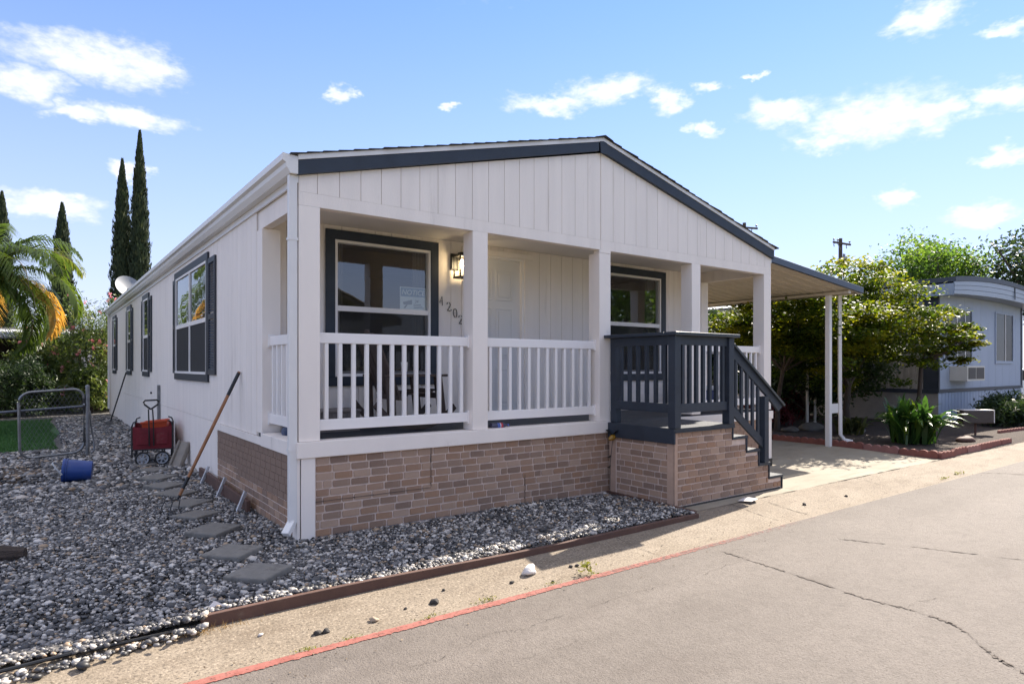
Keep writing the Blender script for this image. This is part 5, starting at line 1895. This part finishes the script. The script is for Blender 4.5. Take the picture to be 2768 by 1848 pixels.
def palm(label, x, y, h, fl, nf, seed, yellow):
    g = np.random.default_rng(seed)
    e = empty('palm_tree', (x, y, 0), label, 'palm')
    MB().tube([(x, y, -.05), (x, y, .25), (x + .02, y, h * .5), (x + .03, y, h)], [.20, .15, .11, .10], 12).build('trunk', PTR, e, smooth=True)
    extra = ((-.40, .02),)
    for k in range(nf + len(extra)):
        a = 2.399 * k + g.normal(0, .15)
        el = 1.25 - 1.75 * (k / nf) + g.normal(0, .08)
        if k >= nf:
            a, el = extra[k - nf]
        L = fl * g.uniform(.85, 1.1)
        # rachis bends down under its weight
        m = 22
        p = np.array([x + .03, y, h])
        pts = [p]
        ang = el
        for i in range(m):
            d = np.array([math.cos(a) * math.cos(ang), math.sin(a) * math.cos(ang), math.sin(ang)])
            p = p + d * L / m
            pts.append(p)
            ang -= .105 * (.5 + i / m)
        pts = np.array(pts)
        rr_ = [.016 * (1 - i / (m + 2)) + .003 for i in range(m + 1)]
        fo = MB().tube([tuple(q) for q in pts], rr_, 5).build('frond', PTR if False else PTR, e)
        # leaflets
        V, T = [], []
        yel = (1.0 if k in yellow else None) if k < nf else (1.0, .95)[k - nf]
        nl = 64
        for i in range(nl):
            t = .10 + .9 * i / nl
            f_ = t * m
            i0 = min(int(f_), m - 1)
            q = pts[i0] + (pts[i0 + 1] - pts[i0]) * (f_ - i0)
            ax = pts[i0 + 1] - pts[i0]
            ax /= np.linalg.norm(ax)
            side = np.cross(ax, [0, 0, 1])
            side /= np.linalg.norm(side) + 1e-6
            ll = fl * .27 * (math.sin(math.pi * (t * .85 + .12)) ** .7) * g.uniform(.8, 1.1)
            for s in (-1, 1):
                dr = side * s * .75 + ax * .55 + np.array([0, 0, .25 - .35 * g.random()])
                dr /= np.linalg.norm(dr)
                mid = q + dr * ll * .55
                tip = q + dr * ll * .9 + np.array([0, 0, -ll * .42])
                w = np.cross(dr, [0, 0, 1])
                w = w / (np.linalg.norm(w) + 1e-6) * .017 * fl / 2.3
                b = len(V)
                V += [q - w * .6, q + w * .6, mid + w, mid - w, tip]
                T.append((b, b + 1, b + 2, b + 3))
                T.append((b + 3, b + 2, b + 4, b + 4))
        V = np.array(V)
        tn = np.full(len(V), yel if yel else 0) if yel else np.clip(g.uniform(.15, .75) + g.normal(0, .12, len(V)), 0, .85)
        me = MB()
        tri = [(t_[0], t_[1], t_[2]) for t_ in T if t_[2] != t_[3]] + [(t_[0], t_[2], t_[3]) for t_ in T if t_[2] != t_[3]] + [(t_[0], t_[1], t_[2]) for t_ in T if t_[2] == t_[3]]
        npmesh('leaflets', V, np.array(tri), PALMG, fo, tn)['kind'] = 'stuff'
    return e


palm('queen palm with drooping green fronds and one dead yellow frond at left', -2.80, 12.7, 3.55, 2.3, 28, 5, (19,))
palm('second palm further left whose fronds hang into the picture edge', -5.2, 17.5, 4.2, 2.8, 20, 6, (15,))


def oleander(label, x, y, h, r, seed, fl=90, mat=None, nl=15000):
    g = np.random.default_rng(seed)
    e = empty('oleander_bush', (x, y, 0), label, 'bush', 'flowering bushes behind the back yard')
    for k in range(9):
        a = g.uniform(0, 6.28)
        MB().tube([(x + .1 * math.cos(a), y + .1 * math.sin(a), 0), (x + r * .35 * math.cos(a), y + r * .35 * math.sin(a), h * .5), (x + r * .6 * math.cos(a), y + r * .6 * math.sin(a), h * .82)], [.03, .022, .008], 6).build('stem', BARK, e)
    nc = 70
    th = g.uniform(0, 6.28, nc)
    ph = g.uniform(-.1, 1, nc)
    rad = g.uniform(.55, 1.0, nc)
    P = np.stack([x + r * rad * np.cos(th) * np.sqrt(1 - np.clip(ph, 0, 1) ** 2 * .8), y + r * rad * np.sin(th) * np.sqrt(1 - np.clip(ph, 0, 1) ** 2 * .8), .25 + (h - .35) * np.clip(ph, 0, 1) * g.uniform(.8, 1.08, nc)], 1)
    idx = g.integers(0, nc, nl)
    C = P[idx] + g.normal(0, .17, (nl, 3)) * r * .9
    C[:, 2] = np.maximum(C[:, 2], .08)
    v, f = leaf_quads(C, .075, g, .1, .22)
    tn = np.clip(g.uniform(.1, .9, nc)[idx] + g.normal(0, .15, nl), 0, 1)
    npmesh('foliage', v, f, mat or OLE, e, np.repeat(tn, 4))
    if fl:
        k = g.integers(0, nc, fl)
        C = P[k] + (P[k] - np.array([x, y, h * .4])) * .16 + g.normal(0, .09, (fl, 3))
        C5 = np.repeat(C, 9, 0) + g.normal(0, .030, (fl * 9, 3))
        v, f = leaf_quads(C5, .038, g, .1, .8)
        npmesh('flowers', v, f, PINK, e, np.repeat(g.random(fl * 9), 4))['kind'] = 'stuff'
    return e


oleander('pink-flowering oleander bush at the rear left corner of the house', -.35, 20.6, 3.7, 1.25, 1, 110)
oleander('oleander bush with pink blossoms hidden partly behind the house', .9, 21.6, 3.8, 1.2, 2, 70)
oleander('taller green bush left of the pink oleander', -1.75, 21.4, 3.2, 1.2, 3, 25)
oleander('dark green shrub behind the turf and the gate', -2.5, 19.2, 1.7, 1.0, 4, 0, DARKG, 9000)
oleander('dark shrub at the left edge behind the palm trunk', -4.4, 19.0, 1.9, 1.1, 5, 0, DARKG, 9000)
oleander('dry leafy shrub by the rear downspout of the house', -.55, 19.6, 1.5, .65, 6, 0, None, 6000)

# dark open shed behind the turf
SHW = M('shed_board', (.045, .035, .028), .9, .25, 4)
shd = empty('open_shed', (-3.2, 22.8, 0), 'dark open-fronted shed with a pale roof edge behind the palm', 'shed')
MB().box(-7.5, -.95, 24.6, 24.7, -.1, 2.55).build('back_wall', SHW, shd)
MB().box(-1.05, -.95, 21.9, 24.6, -.1, 2.55).build('side_wall', SHW, shd)
MB().box(-7.5, -7.4, 21.9, 24.6, -.1, 2.55).build('side_wall', SHW, shd)
MB().prism([(21.5, 2.62), (24.9, 2.9), (24.9, 2.8), (21.5, 2.52)], 'x', -7.8, -.7).build('roof', M('shed_roof', (.5, .5, .5), .6), shd)
MB().box(-7.8, -.7, 21.46, 21.498, 2.50, 2.66).build('roof_edge', M('pale_fascia', (.62, .62, .64), .6), shd)
for x in (-5.4, -3.2):
    MB().box(x, x + .1, 21.6, 21.7, -.1, 2.54).build('post', SHW, shd)
lh = empty('rear_house', (-4, 34, 0), 'pale low house roof glimpsed between the palm fronds', 'house')
MB().box(-16, 8, 34, 42, -.1, 2.6).build('wall', SIDING, lh)
MB().prism([(33.5, 2.6), (38, 3.6), (42.5, 2.6)], 'x', -16.4, 8.4).build('roof', SHINGLE, lh)

# --- neighbouring house on the right
NBW = M('neighbour_siding', (.37, .43, .53), .65, .04, 2.5, .3, 60, .003, dirt=((.5, .5, .5), 2, .66), stretch=(1, 1, .3))
NBT = M('neighbour_trim', (.035, .043, .058), .55, .15, 5)
NBM = M('neighbour_metal', (.26, .305, .37), .4, .08, 4, stretch=(.3, .3, 3))
nb = empty('neighbour_house', (17.4, 1.4, 0), 'pale blue-white mobile home with dark trim and arched metal roof edge', 'house')
nx0, nx1, ny0, ny1 = 17.4, 24.05, 1.4, 16.0
MB().box(nx0 + .02, nx1 - .02, ny0 + .02, ny1, -.05, 3.5).build('wall_core', NBW, nb)
u = nx0
while u < nx1 - .05:
    u2 = min(u + .61, nx1)
    MB().box(u + .004, u2 - .004, ny0, ny0 + .0195, .90, 3.46).build('wall_panel', NBW, nb)
    u = u2
u = nx0
while u < nx1 - .05:
    u2 = min(u + .222, nx1)
    MB().box(u + .012, u2 - .012, ny0 - .006, ny0 + .0145, -.05, .80).build('skirting_board', NBW, nb)
    u = u2
MB().box(nx0 + .01, nx1 - .01, ny0 + .0150, ny0 + .0195, -.05, .80).build('skirting_backing', NBT, nb)
MB().box(nx0 - .03, nx1 + .03, ny0 - .03, ny0 - .005, .81, .895).build('belt_trim', NBT, nb)
MB().box(nx0 - .03, nx0 - .001, ny0 - .004, ny1, .79, .895).build('belt_trim', NBT, nb)
MB().box(nx0 - .028, nx0 + .055, ny0 - .026, ny0 - .001, .897, 3.45).build('corner_trim', NBT, nb)
MB().box(nx1 - .07, nx1 + .03, ny0 - .026, ny0 - .001, .897, 3.45).build('corner_trim', NBT, nb)
y = ny0 + .35
MB().box(nx0 - .012, nx0 + .019, ny0 + .001, y, .897, 3.4).build('corner_panel', NBT, nb)  # dark panel stands in for the shaded recess beside the corner
while y < ny1 - .1:
    MB().box(nx0 - .03, nx0 + .019, y + .02, y + .10, .897, 3.2).build('wall_rib', M('side_rib', (.33, .30, .265), .6) if y < ny0 + .4 else bpy.data.materials['side_rib'], nb)
    y += .17
MB().box(nx0 - .004, nx0 + .0195, ny0 + .36, ny1, .897, 3.2).build('side_panel', bpy.data.materials['side_rib'], nb)
MB().box(nx0 + .0, nx0 + .0195, ny0 + .0, ny1, -.05, .785).build('side_skirting', bpy.data.materials['side_rib'], nb)
# arched roof edge
arc = [(nx0 - .25 + (nx1 - nx0 + .5) * t, 3.70 + .18 * (1 - (2 * t - 1) ** 2)) for t in np.linspace(0, 1, 15)]
arcb = [(x, 3.38 + .09 * (1 - (2 * t - 1) ** 2)) for (x, _), t in zip(arc, np.linspace(0, 1, 15))]
for k in range(3):
    lo = [(x, b_ + (a_ - b_) * k / 3 + .004) for (x, a_), (_, b_) in zip(arc, arcb)]
    hi = [(x, b_ + (a_ - b_) * (k + 1) / 3 - .004) for (x, a_), (_, b_) in zip(arc, arcb)]
    MB().prism(lo + hi[::-1], 'y', ny0 - .46 - .008 * k, ny0 - .43 - .008 * k).build('roof_edge_strip', NBM, nb)
MB().prism(arcb + [(x, z + .02) for x, z in arcb][::-1], 'y', ny0 - .43, ny0 + .05).build('eave_soffit', NBM, nb)
MB().prism([(x, z + .001) for x, z in arc] + [(x, z + .13) for x, z in arc][::-1], 'y', ny0 - .50, ny1 + .3).build('roof', NBT, nb)
MB().box(nx0 - .27, nx0 - .251, ny0 - .45, ny1, 3.36, 3.66).build('roof_edge_strip', NBM, nb)
MB().box(nx1 + .251, nx1 + .27, ny0 - .45, ny1, 3.36, 3.66).build('roof_edge_strip', NBM, nb)
MB().box(21.66, 21.70, ny0 - .495, ny0 - .479, 3.50, 3.86).build('edge_joint', NBT, nb)


def nwin(x0, x1, z0, z1, label, mull):
    m = MB()
    for (a, b, c, d_) in ((x0 - .05, x1 + .05, z1, z1 + .05), (x0 - .05, x1 + .05, z0 - .08, z0), (x0 - .05, x0, z0, z1), (x1, x1 + .05, z0, z1)):
        m.box(a, b, ny0 - .03, ny0 - .002, c, d_)
    w = m.build('window', NBW, nb)
    w['label'] = label
    MB().add([(x0, ny0 - .010, z0), (x1, ny0 - .010, z0), (x1, ny0 - .010, z1), (x0, ny0 - .010, z1)], [(0, 1, 2, 3)]).build('pane', glass_mat('dusty_glass', 1.12) if 'dusty_glass' not in bpy.data.materials else bpy.data.materials['dusty_glass'], w)
    MB().box(x0, x0 + (x1 - x0) * .55, ny0 - .006, ny0 - .002, z0, z1).build('blind', M('blind_grey', (.17, .16, .155), .8, .1, 5) if 'blind_grey' not in bpy.data.materials else bpy.data.materials['blind_grey'], w)
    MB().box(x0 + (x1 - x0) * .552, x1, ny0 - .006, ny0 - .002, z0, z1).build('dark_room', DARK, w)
    for q in mull:
        xm = x0 + (x1 - x0) * q
        MB().box(xm - .02, xm + .02, ny0 - .026, ny0 - .0115, z0, z1).build('mullion', ALU, w)


nwin(17.75, 19.70, 1.68, 3.08, 'neighbour window partly hidden by maple leaves', (.45, .75))
nwin(21.66, 23.16, 1.68, 3.12, 'neighbour window near the right edge of the picture', (.55,))
ac = MB().box(18.15, 19.42, ny0 - .42, ny0 - .002, 1.12, 1.52).build('air_conditioner', M('ac_beige', (.62, .59, .52), .5, .06, 5), nb)
ac['label'] = 'boxy window air conditioner below the neighbour window'
for (a, b) in ((18.22, 18.74), (18.80, 19.36)):
    MB().box(a, b, ny0 - .428, ny0 - .421, 1.17, 1.48).build('grille', M('ac_grille', (.05, .045, .04), .6) if 'ac_grille' not in bpy.data.materials else bpy.data.materials['ac_grille'], ac)
MB().box(20.35, 20.47, ny0 - .10, ny0 - .002, 2.30, 2.38).build('flood_lamp', BLACKM, nb)

# neighbour's side awning
na = empty('neighbour_awning', (15.0, 3.0, 0), 'low white-topped awning along the side of the neighbouring mobile home', 'awning')
AWN = M('awning_white', (.74, .73, .70), .5, .05, 3)
MB().prism([(14.9, 3.27), (nx0 - .04, 3.62), (nx0 - .04, 3.58), (14.9, 3.23)], 'y', 2.7, 18).build('roof_sheet', AWN, na)
MB().box(14.86, 14.898, 2.66, 18, 3.14, 3.275).build('gutter', M('awning_shade', (.20, .17, .15), .6), na)
MB().prism([(14.9, 3.22), (nx0 - .04, 3.57), (nx0 - .04, 3.40), (14.9, 3.08)], 'y', 2.66, 2.695).build('end_fascia', bpy.data.materials['awning_shade'], na)
for y in (4.6, 8, 12):
    MB().box(14.98, 15.05, y, y + .07, 0, 3.2).build('post', AWN, na)
POLEW = M('white_pole', (.62, .59, .53), .6, .1, 5)
for (x, y, h_, lb) in ((13.66, 2.95, 2.3, 'thin white pole under the maple, left of a pair'), (14.5, 3.2, 2.4, 'thin white pole under the maple, right of a pair')):
    tag(MB().tube([(x, y, 0), (x + .02, y, h_)], .035, 8).build('garden_pole', POLEW, None, origin=(x, y, 0)), lb, 'pole', 'white poles in the neighbour bed')
wb = empty('concrete_step', (17.1, 7.2, 0), 'pale block steps at the neighbour side door', 'steps')
MB().box(16.5, 17.3, 6.7, 7.6, 0, .30).build('lower_step', SIDING, wb)
MB().box(16.9, 17.3, 6.7, 7.6, .302, .60).build('upper_step', SIDING, wb)

# scalloped terracotta edging round the flower bed
TERR = M('terracotta_edger', (.23, .085, .065), .85, .18, 7, .4, 50, .004)
TERR2 = M('pinkish_edger', (.29, .14, .12), .85, .15, 7, .4, 50, .004)


def edger_mesh(mat):
    m = MB()
    n = 4
    pts = [(0, 0)]
    L = .60
    top = []
    for k in range(n):
        for j in range(7):
            a = math.pi * (1 - j / 6)
            top.append((L * (k + .5) / n + L / n / 2 * math.cos(a) * .97, .085 + .045 * math.sin(a)))
    poly = [(0.005, 0), (L - .005, 0)] + top[::-1]
    m.prism(poly, 'y', -.03, .03)
    return m.mesh('scalloped_edger', mat)


EM = [edger_mesh(TERR), edger_mesh(TERR2)]
EL = []
for k in range(5):
    EL.append((10.36, -1.16 + .605 * (k + 1), R(-90)))
for k in range(6):
    EL.append((10.36 + .61 * k, -1.17 + .008 * k, 0))
ORDL = ['first', 'second', 'third', 'fourth', 'fifth', 'sixth']
for i, (x, y, rz) in enumerate(EL):
    o = link_mesh('scalloped_edger', EM[1 if i in (1, 7) else 0], None, (x, y, -.055 if rz == 0 else drive_z(10.3, y - .3) - .01), (R(random.uniform(-3, 3)), R(random.uniform(-1.5, 1.5)), rz + R(random.uniform(-1.5, 1.5))))
    tag(o, 'terracotta scalloped edging brick, %s %s' % (ORDL[i] if i < 5 else ORDL[i - 5], 'from the corner going back along the driveway' if i < 5 else 'from the corner going right along the kerb'), 'edging brick', 'scalloped bricks round the flower bed')
for k in range(4):
    o = link_mesh('scalloped_edger', EM[0], None, (15.3 + .61 * k, -.55 - .04 * k, -.03), (0, 0, R(-4)))
    tag(o, 'terracotta scalloped edging brick, %s in the far right bed' % ORDL[k], 'edging brick', 'scalloped bricks round the flower bed')


# broad-leaved lily clump
def lily(label, x, y, h, n, seed, mat, spread=.7):
    g = np.random.default_rng(seed)
    e = empty('lily_clump', (x, y, .03), label, 'plant')
    LV = MB()
    for k in range(n):
        a = g.uniform(0, 6.28)
        L = h * g.uniform(.75, 1.25)
        outw = spread * g.uniform(.25, 1.0)
        bx_, by_ = g.normal(0, spread * .22, 2)
        w = .040 * g.uniform(.7, 1.5)
        pts = []
        for i in range(6):
            t = i / 5
            rr_ = outw * t ** 1.2
            z = .03 + L * (t * 1.35 - .62 * t * t * (.6 + outw / spread))
            pts.append((x + bx_ + rr_ * math.cos(a), y + by_ + rr_ * math.sin(a), max(.04, z)))
        vs = []
        for i, p in enumerate(pts):
            t = i / 5
            ww = w * (math.sin(math.pi * min(1, t * .8 + .18)) ** .8) * (1 if i < 5 else .1)
            vs += [(p[0] - math.sin(a) * ww, p[1] + math.cos(a) * ww, p[2] + ww * .35), p, (p[0] + math.sin(a) * ww, p[1] - math.cos(a) * ww, p[2] + ww * .35)]
        fs = []
        for i in range(5):
            b = i * 3
            fs += [(b, b + 1, b + 4, b + 3), (b + 1, b + 2, b + 5, b + 4)]
        v = np.array(vs)
        npmesh('leaf', v, np.array(fs), mat, e, np.full(len(v), g.random()), True)
    return e


LILY = tone_mat('lily_leaf', [(0, (.02, .055, .012)), (.6, (.045, .11, .02)), (1, (.12, .19, .03))], .35, .35, .6)
lily('big glossy green lily clump in the terracotta-edged bed', 11.72, -.22, .98, 190, 3, LILY, .78)
STRAP = tone_mat('strap_leaf', [(0, (.03, .04, .012)), (1, (.09, .10, .03))], .5, .3)
lily('thin grassy clump beside the lily, in the maple shade', 12.3, 1.2, .5, 40, 4, STRAP, .4)
oleander('dark low shrub at the far right edge of the bed', 17.6, -.1, .62, .65, 7, 0, DARKG, 4000)
oleander('second dark low shrub beside the neighbour skirting', 18.9, .2, .75, .7, 8, 0, DARKG, 4000)
for k, (x, y, r_, lb) in enumerate(((12.6, 3.3, .45, 'low red-leaved shrub by the white poles'), (13.5, 4.0, .55, 'red-leaved shrub behind the white poles'), (12.0, 4.4, .5, 'red-leaved shrub nearest the carport'), (15.2, 4.4, .6, 'red-leaved shrub under the neighbour awning'))):
    oleander(lb, x, y, .55 + .1 * k, r_, 20 + k, 0, REDL, 2600)
RK = M('bed_rock', (.13, .118, .10), .9, .2, 6, .6, 25, .02)
for k, (x, y, s, lb) in enumerate(((11.92, 2.38, .16, 'rounded grey rock in the shaded bed by the driveway'), (12.64, 2.3, .22, 'broad flat rock in the shaded bed'), (12.76, 1.47, .26, 'flat pale rock right of the carport downspout'), (12.9, -.70, .16, 'brown rock in the sunny bed corner'))):
    tag(lump('garden_rock', (x, y, .02), (s * 1.3, s, s * .5), RK if k < 3 else BROWNB, 70 + k, 3, .22), lb, 'rock', 'rocks in the flower bed')
# low timber sleepers at the back of the driveway
tag(MB().box(10.36, 10.52, 1.95, 8.5, 0, .16).build('timber_sleeper', BROWNB, None, bevel=.01), 'long brown timber border behind the carport post', 'timber')

# kerbside mailbox
mbx = empty('mailbox', (14.6, -.35, .03), 'dark box mailbox with a pale lid edge on a thin post in the bed', 'mailbox')
MBX = M('mailbox_dark', (.05, .04, .038), .5, .2, 8)
dirm = Vector((.80, -.60, 0)).normalized()
ctr = Vector((14.55, -.35, .42))
m3 = Matrix((dirm, Vector((.60, .80, 0)), Vector((0, 0, 1)))).transposed()
MB().obox(ctr, (.33, .11, .14), m3).build('box', MBX, mbx, bevel=.02, seg=2)
MB().obox(ctr + Vector((0, 0, .146)), (.335, .115, .006), m3).build('lid', VINYL, mbx)
MB().obox(ctr + dirm * .338, (.008, .10, .13), m3).build('door', ALU, mbx)
MB().tube([ctr - Vector((0, 0, .44)), ctr - Vector((0, 0, .11))], .022, 8).build('post', BROWNB, mbx)

# weeds along the red stripe
WEED = tone_mat('weed_green', [(0, (.10, .12, .02)), (1, (.22, .22, .05))], .6, .3)
for k, (x, y, s, lb) in enumerate(((1.62, -1.90, .075, 'tallest bright weed at the asphalt edge'), (.66, -1.91, .035, 'flat weed clump left of the tallest weed'), (.22, -1.94, .030, 'spreading weed patch at the red stripe'), (-.32, -1.94, .025, 'small weed by the stripe at lower left'), (-.59, -1.94, .03, 'leftmost weed tuft by the stripe'), (1.27, -1.91, .02, 'tiny weed between two stones at the stripe'), (9.3, -1.80, .05, 'weed tuft in the far gutter past the driveway'), (8.7, -1.84, .04, 'second weed tuft in the far gutter'))):
    g = np.random.default_rng(90 + k)
    e = empty('weed', (x, y, kzf(x, y)), lb, 'weed', 'weeds along the asphalt edge')
    n = 46
    C = np.stack([x + g.normal(0, s * (1.6 if k else .5), n), y + g.normal(0, s * .45, n), kzf(x, y) + g.random(n) * s * (1.3 if k == 0 else .6)], 1)
    v, f = leaf_quads(C, s * .33, g, .2, .35)
    npmesh('leaves', v, f, WEED, e, np.repeat(g.random(n), 4))
# dry grass at the end of the edging board
g = np.random.default_rng(7)
n = 170
X = -1.02 + g.normal(0, .16, n); Yq = -1.425 + g.normal(0, .02, n)
b0 = np.stack([X, Yq, np.full(n, -.07)], 1)
tip = b0 + np.stack([g.normal(0, .03, n), g.normal(0, .03, n), g.uniform(.01, .06, n)], 1)
w = np.array([.0018, 0, 0])
v = np.stack([b0 - w, b0 + w, tip], 1).reshape(-1, 3)
tag(npmesh('dry_grass', v, np.arange(3 * n).reshape(n, 3), tone_mat('straw', [(0, (.25, .16, .06)), (1, (.42, .30, .13))], .8, .2), None, np.repeat(g.random(n), 3)), 'dry straw tufts below the left end of the edging board', 'grass', kind='stuff')

# ------------------------------------------------------------------ utility poles
PWOOD = M('pole_wood', (.075, .058, .045), .9, .25, 3, stretch=(4, 4, .4))
CERAM = M('insulator', (.09, .07, .06), .3, .1, 5)


def upole(label, x, y, h, rz, transformer):
    e = empty('utility_pole', (x, y, 0), label, 'utility pole', 'wooden utility poles', rz=rz)
    MB().tube([(0, 0, -.1), (0, 0, h)], [.17, .12], 10).build('pole', PWOOD, e, smooth=True)
    MB().box(-1.0, 1.0, -.16, -.06, h - .42, h - .30).build('crossarm', PWOOD, e)
    for u in (-.93, -.5, .9):
        MB().lathe([(.02, 0), (.02, .08), (.06, .10), (.07, .15), (.04, .19), (.001, .2)], (u, -.11, h - .30), 10).build('insulator', CERAM, e, smooth=True)
    for u in (-.9, .55):
        MB().tube([(u, -.11, h - .42), (u - .05, -.11, h - .56), (u + .02, -.11, h - .66)], .028, 6).build('cutout', CERAM, e)
    MB().bar((-.45, -.07, h - .40), (0, -.07, h - .9), .03, .03).build('brace', GALV, e)
    if transformer:
        c = (.34, -.05, h - 2.05)
        tf = MB().lathe([(.19, 0), (.21, .03), (.21, .72), (.2, .78), (.001, .80)], c, 18).build('transformer', M('transformer_grey', (.34, .36, .38), .5), e, smooth=True)
        for u in (-.08, .08):
            MB().lathe([(.03, 0), (.045, .06), (.03, .1), (.045, .14), (.02, .22)], (c[0] + u, c[1], c[2] + .79), 8).build('bushing', CERAM, tf, smooth=True)
        MB().box(.08, .22, -.08, 0, h - 1.9, h - 1.5).build('bracket', GALV, e)


upole('wooden utility pole with grey transformer right of the carport roof', 43.5, 16.95, 10.5, R(-6), True)
upole('farther utility pole whose crossarm just clears the gable', 38.05, 20.96, 11.6, R(-20), False)

# ------------------------------------------------------------------ parked car glimpsed past the neighbour
car = empty('parked_car', (27.2, 2.3, 0), 'white parked car just visible past the right end of the neighbouring house', 'car', rz=R(90))
CARP = M('car_white', (.72, .73, .75), .25, .02, 3)
side = [(-2.1, .35), (-2.1, .75), (-1.95, .92), (-1.1, 1.0), (-.55, 1.42), (.75, 1.46), (1.55, 1.02), (2.05, .95), (2.12, .70), (2.12, .35)]
MB().prism(side, 'y', -.86, .86).build('body', CARP, car, bevel=.06, seg=3)
for s in (-1, 1):
    MB().prism([(-.95, 1.02), (-.48, 1.36), (.05, 1.39), (.05, 1.02)], 'y', s * .862 - .004, s * .862 + .004).build('window', DARK, car)
    MB().prism([(.10, 1.02), (.10, 1.39), (.70, 1.38), (1.30, 1.05)], 'y', s * .862 - .004, s * .862 + .004).build('window', DARK, car)
    for x in (-1.3, 1.3):
        w_ = MB().lathe([(.18, -.1), (.31, -.1), (.33, -.06), (.33, .06), (.31, .1), (.18, .1)], (x, s * .80, .33), 20, Matrix.Rotation(R(90), 3, 'X')).build('wheel', TYRE, car, smooth=True)
        MB().lathe([(.001, -.104), (.19, -.104), (.19, .104), (.001, .104)], (x, s * .80, .33), 16, Matrix.Rotation(R(90), 3, 'X')).build('rim', HUB, w_)
    MB().box(2.10, 2.135, s * .60 - .12, s * .60 + .12, .68, .80).build('headlight', GALV, car)

# ------------------------------------------------------------------ house and tree across the road, seen mirrored in the porch windows
ah = empty('opposite_house', (4.8, -14, 0), 'low tiled house across the road, mirrored in the porch window', 'house')
MB().box(1.2, 8.4, -26, -14.2, -.1, 3.2).build('wall', SIDING, ah)
MB().prism([(.4, 3.2), (4.8, 4.9), (9.2, 3.2), (9.2, 3.05), (4.8, 4.75), (.4, 3.05)], 'y', -26.4, -13.6).build('roof', M('tile_roof', (.26, .22, .19), .85, .3, 3), ah)
for s in (-1, 1):
    for k in range(14):
        x = 4.8 + s * (k + .5) * .314
        z = 4.9 - abs(x - 4.8) * .386
        MB().bar((x - .16, -13.62, z + .16 * .386 * s + .03), (x + .16, -13.62, z - .16 * .386 * s + .03), .30, .05).build('rake_tile', bpy.data.materials['tile_roof'], ah)
MB().box(1.15, 1.2, -24, -15, .4, 3).build('wall_shade', SIDING, ah)  # thin slab of the same siding on one side wall
tree('street_tree', 'leafy tree across the road, mirrored in the right porch window', (23, -15.5, 0), (23, -15.5, 4.6), (3.6, 3.2, 3.0), 90, 8000, .16, GREEN, 51, .3, None, .2)
tree('street_tree', 'smaller tree across the road beside the opposite house', (15.5, -17, 0), (15.5, -17, 3.2), (2.4, 2.2, 1.9), 60, 6000, .14, GREEN, 52, .3, None, .16)
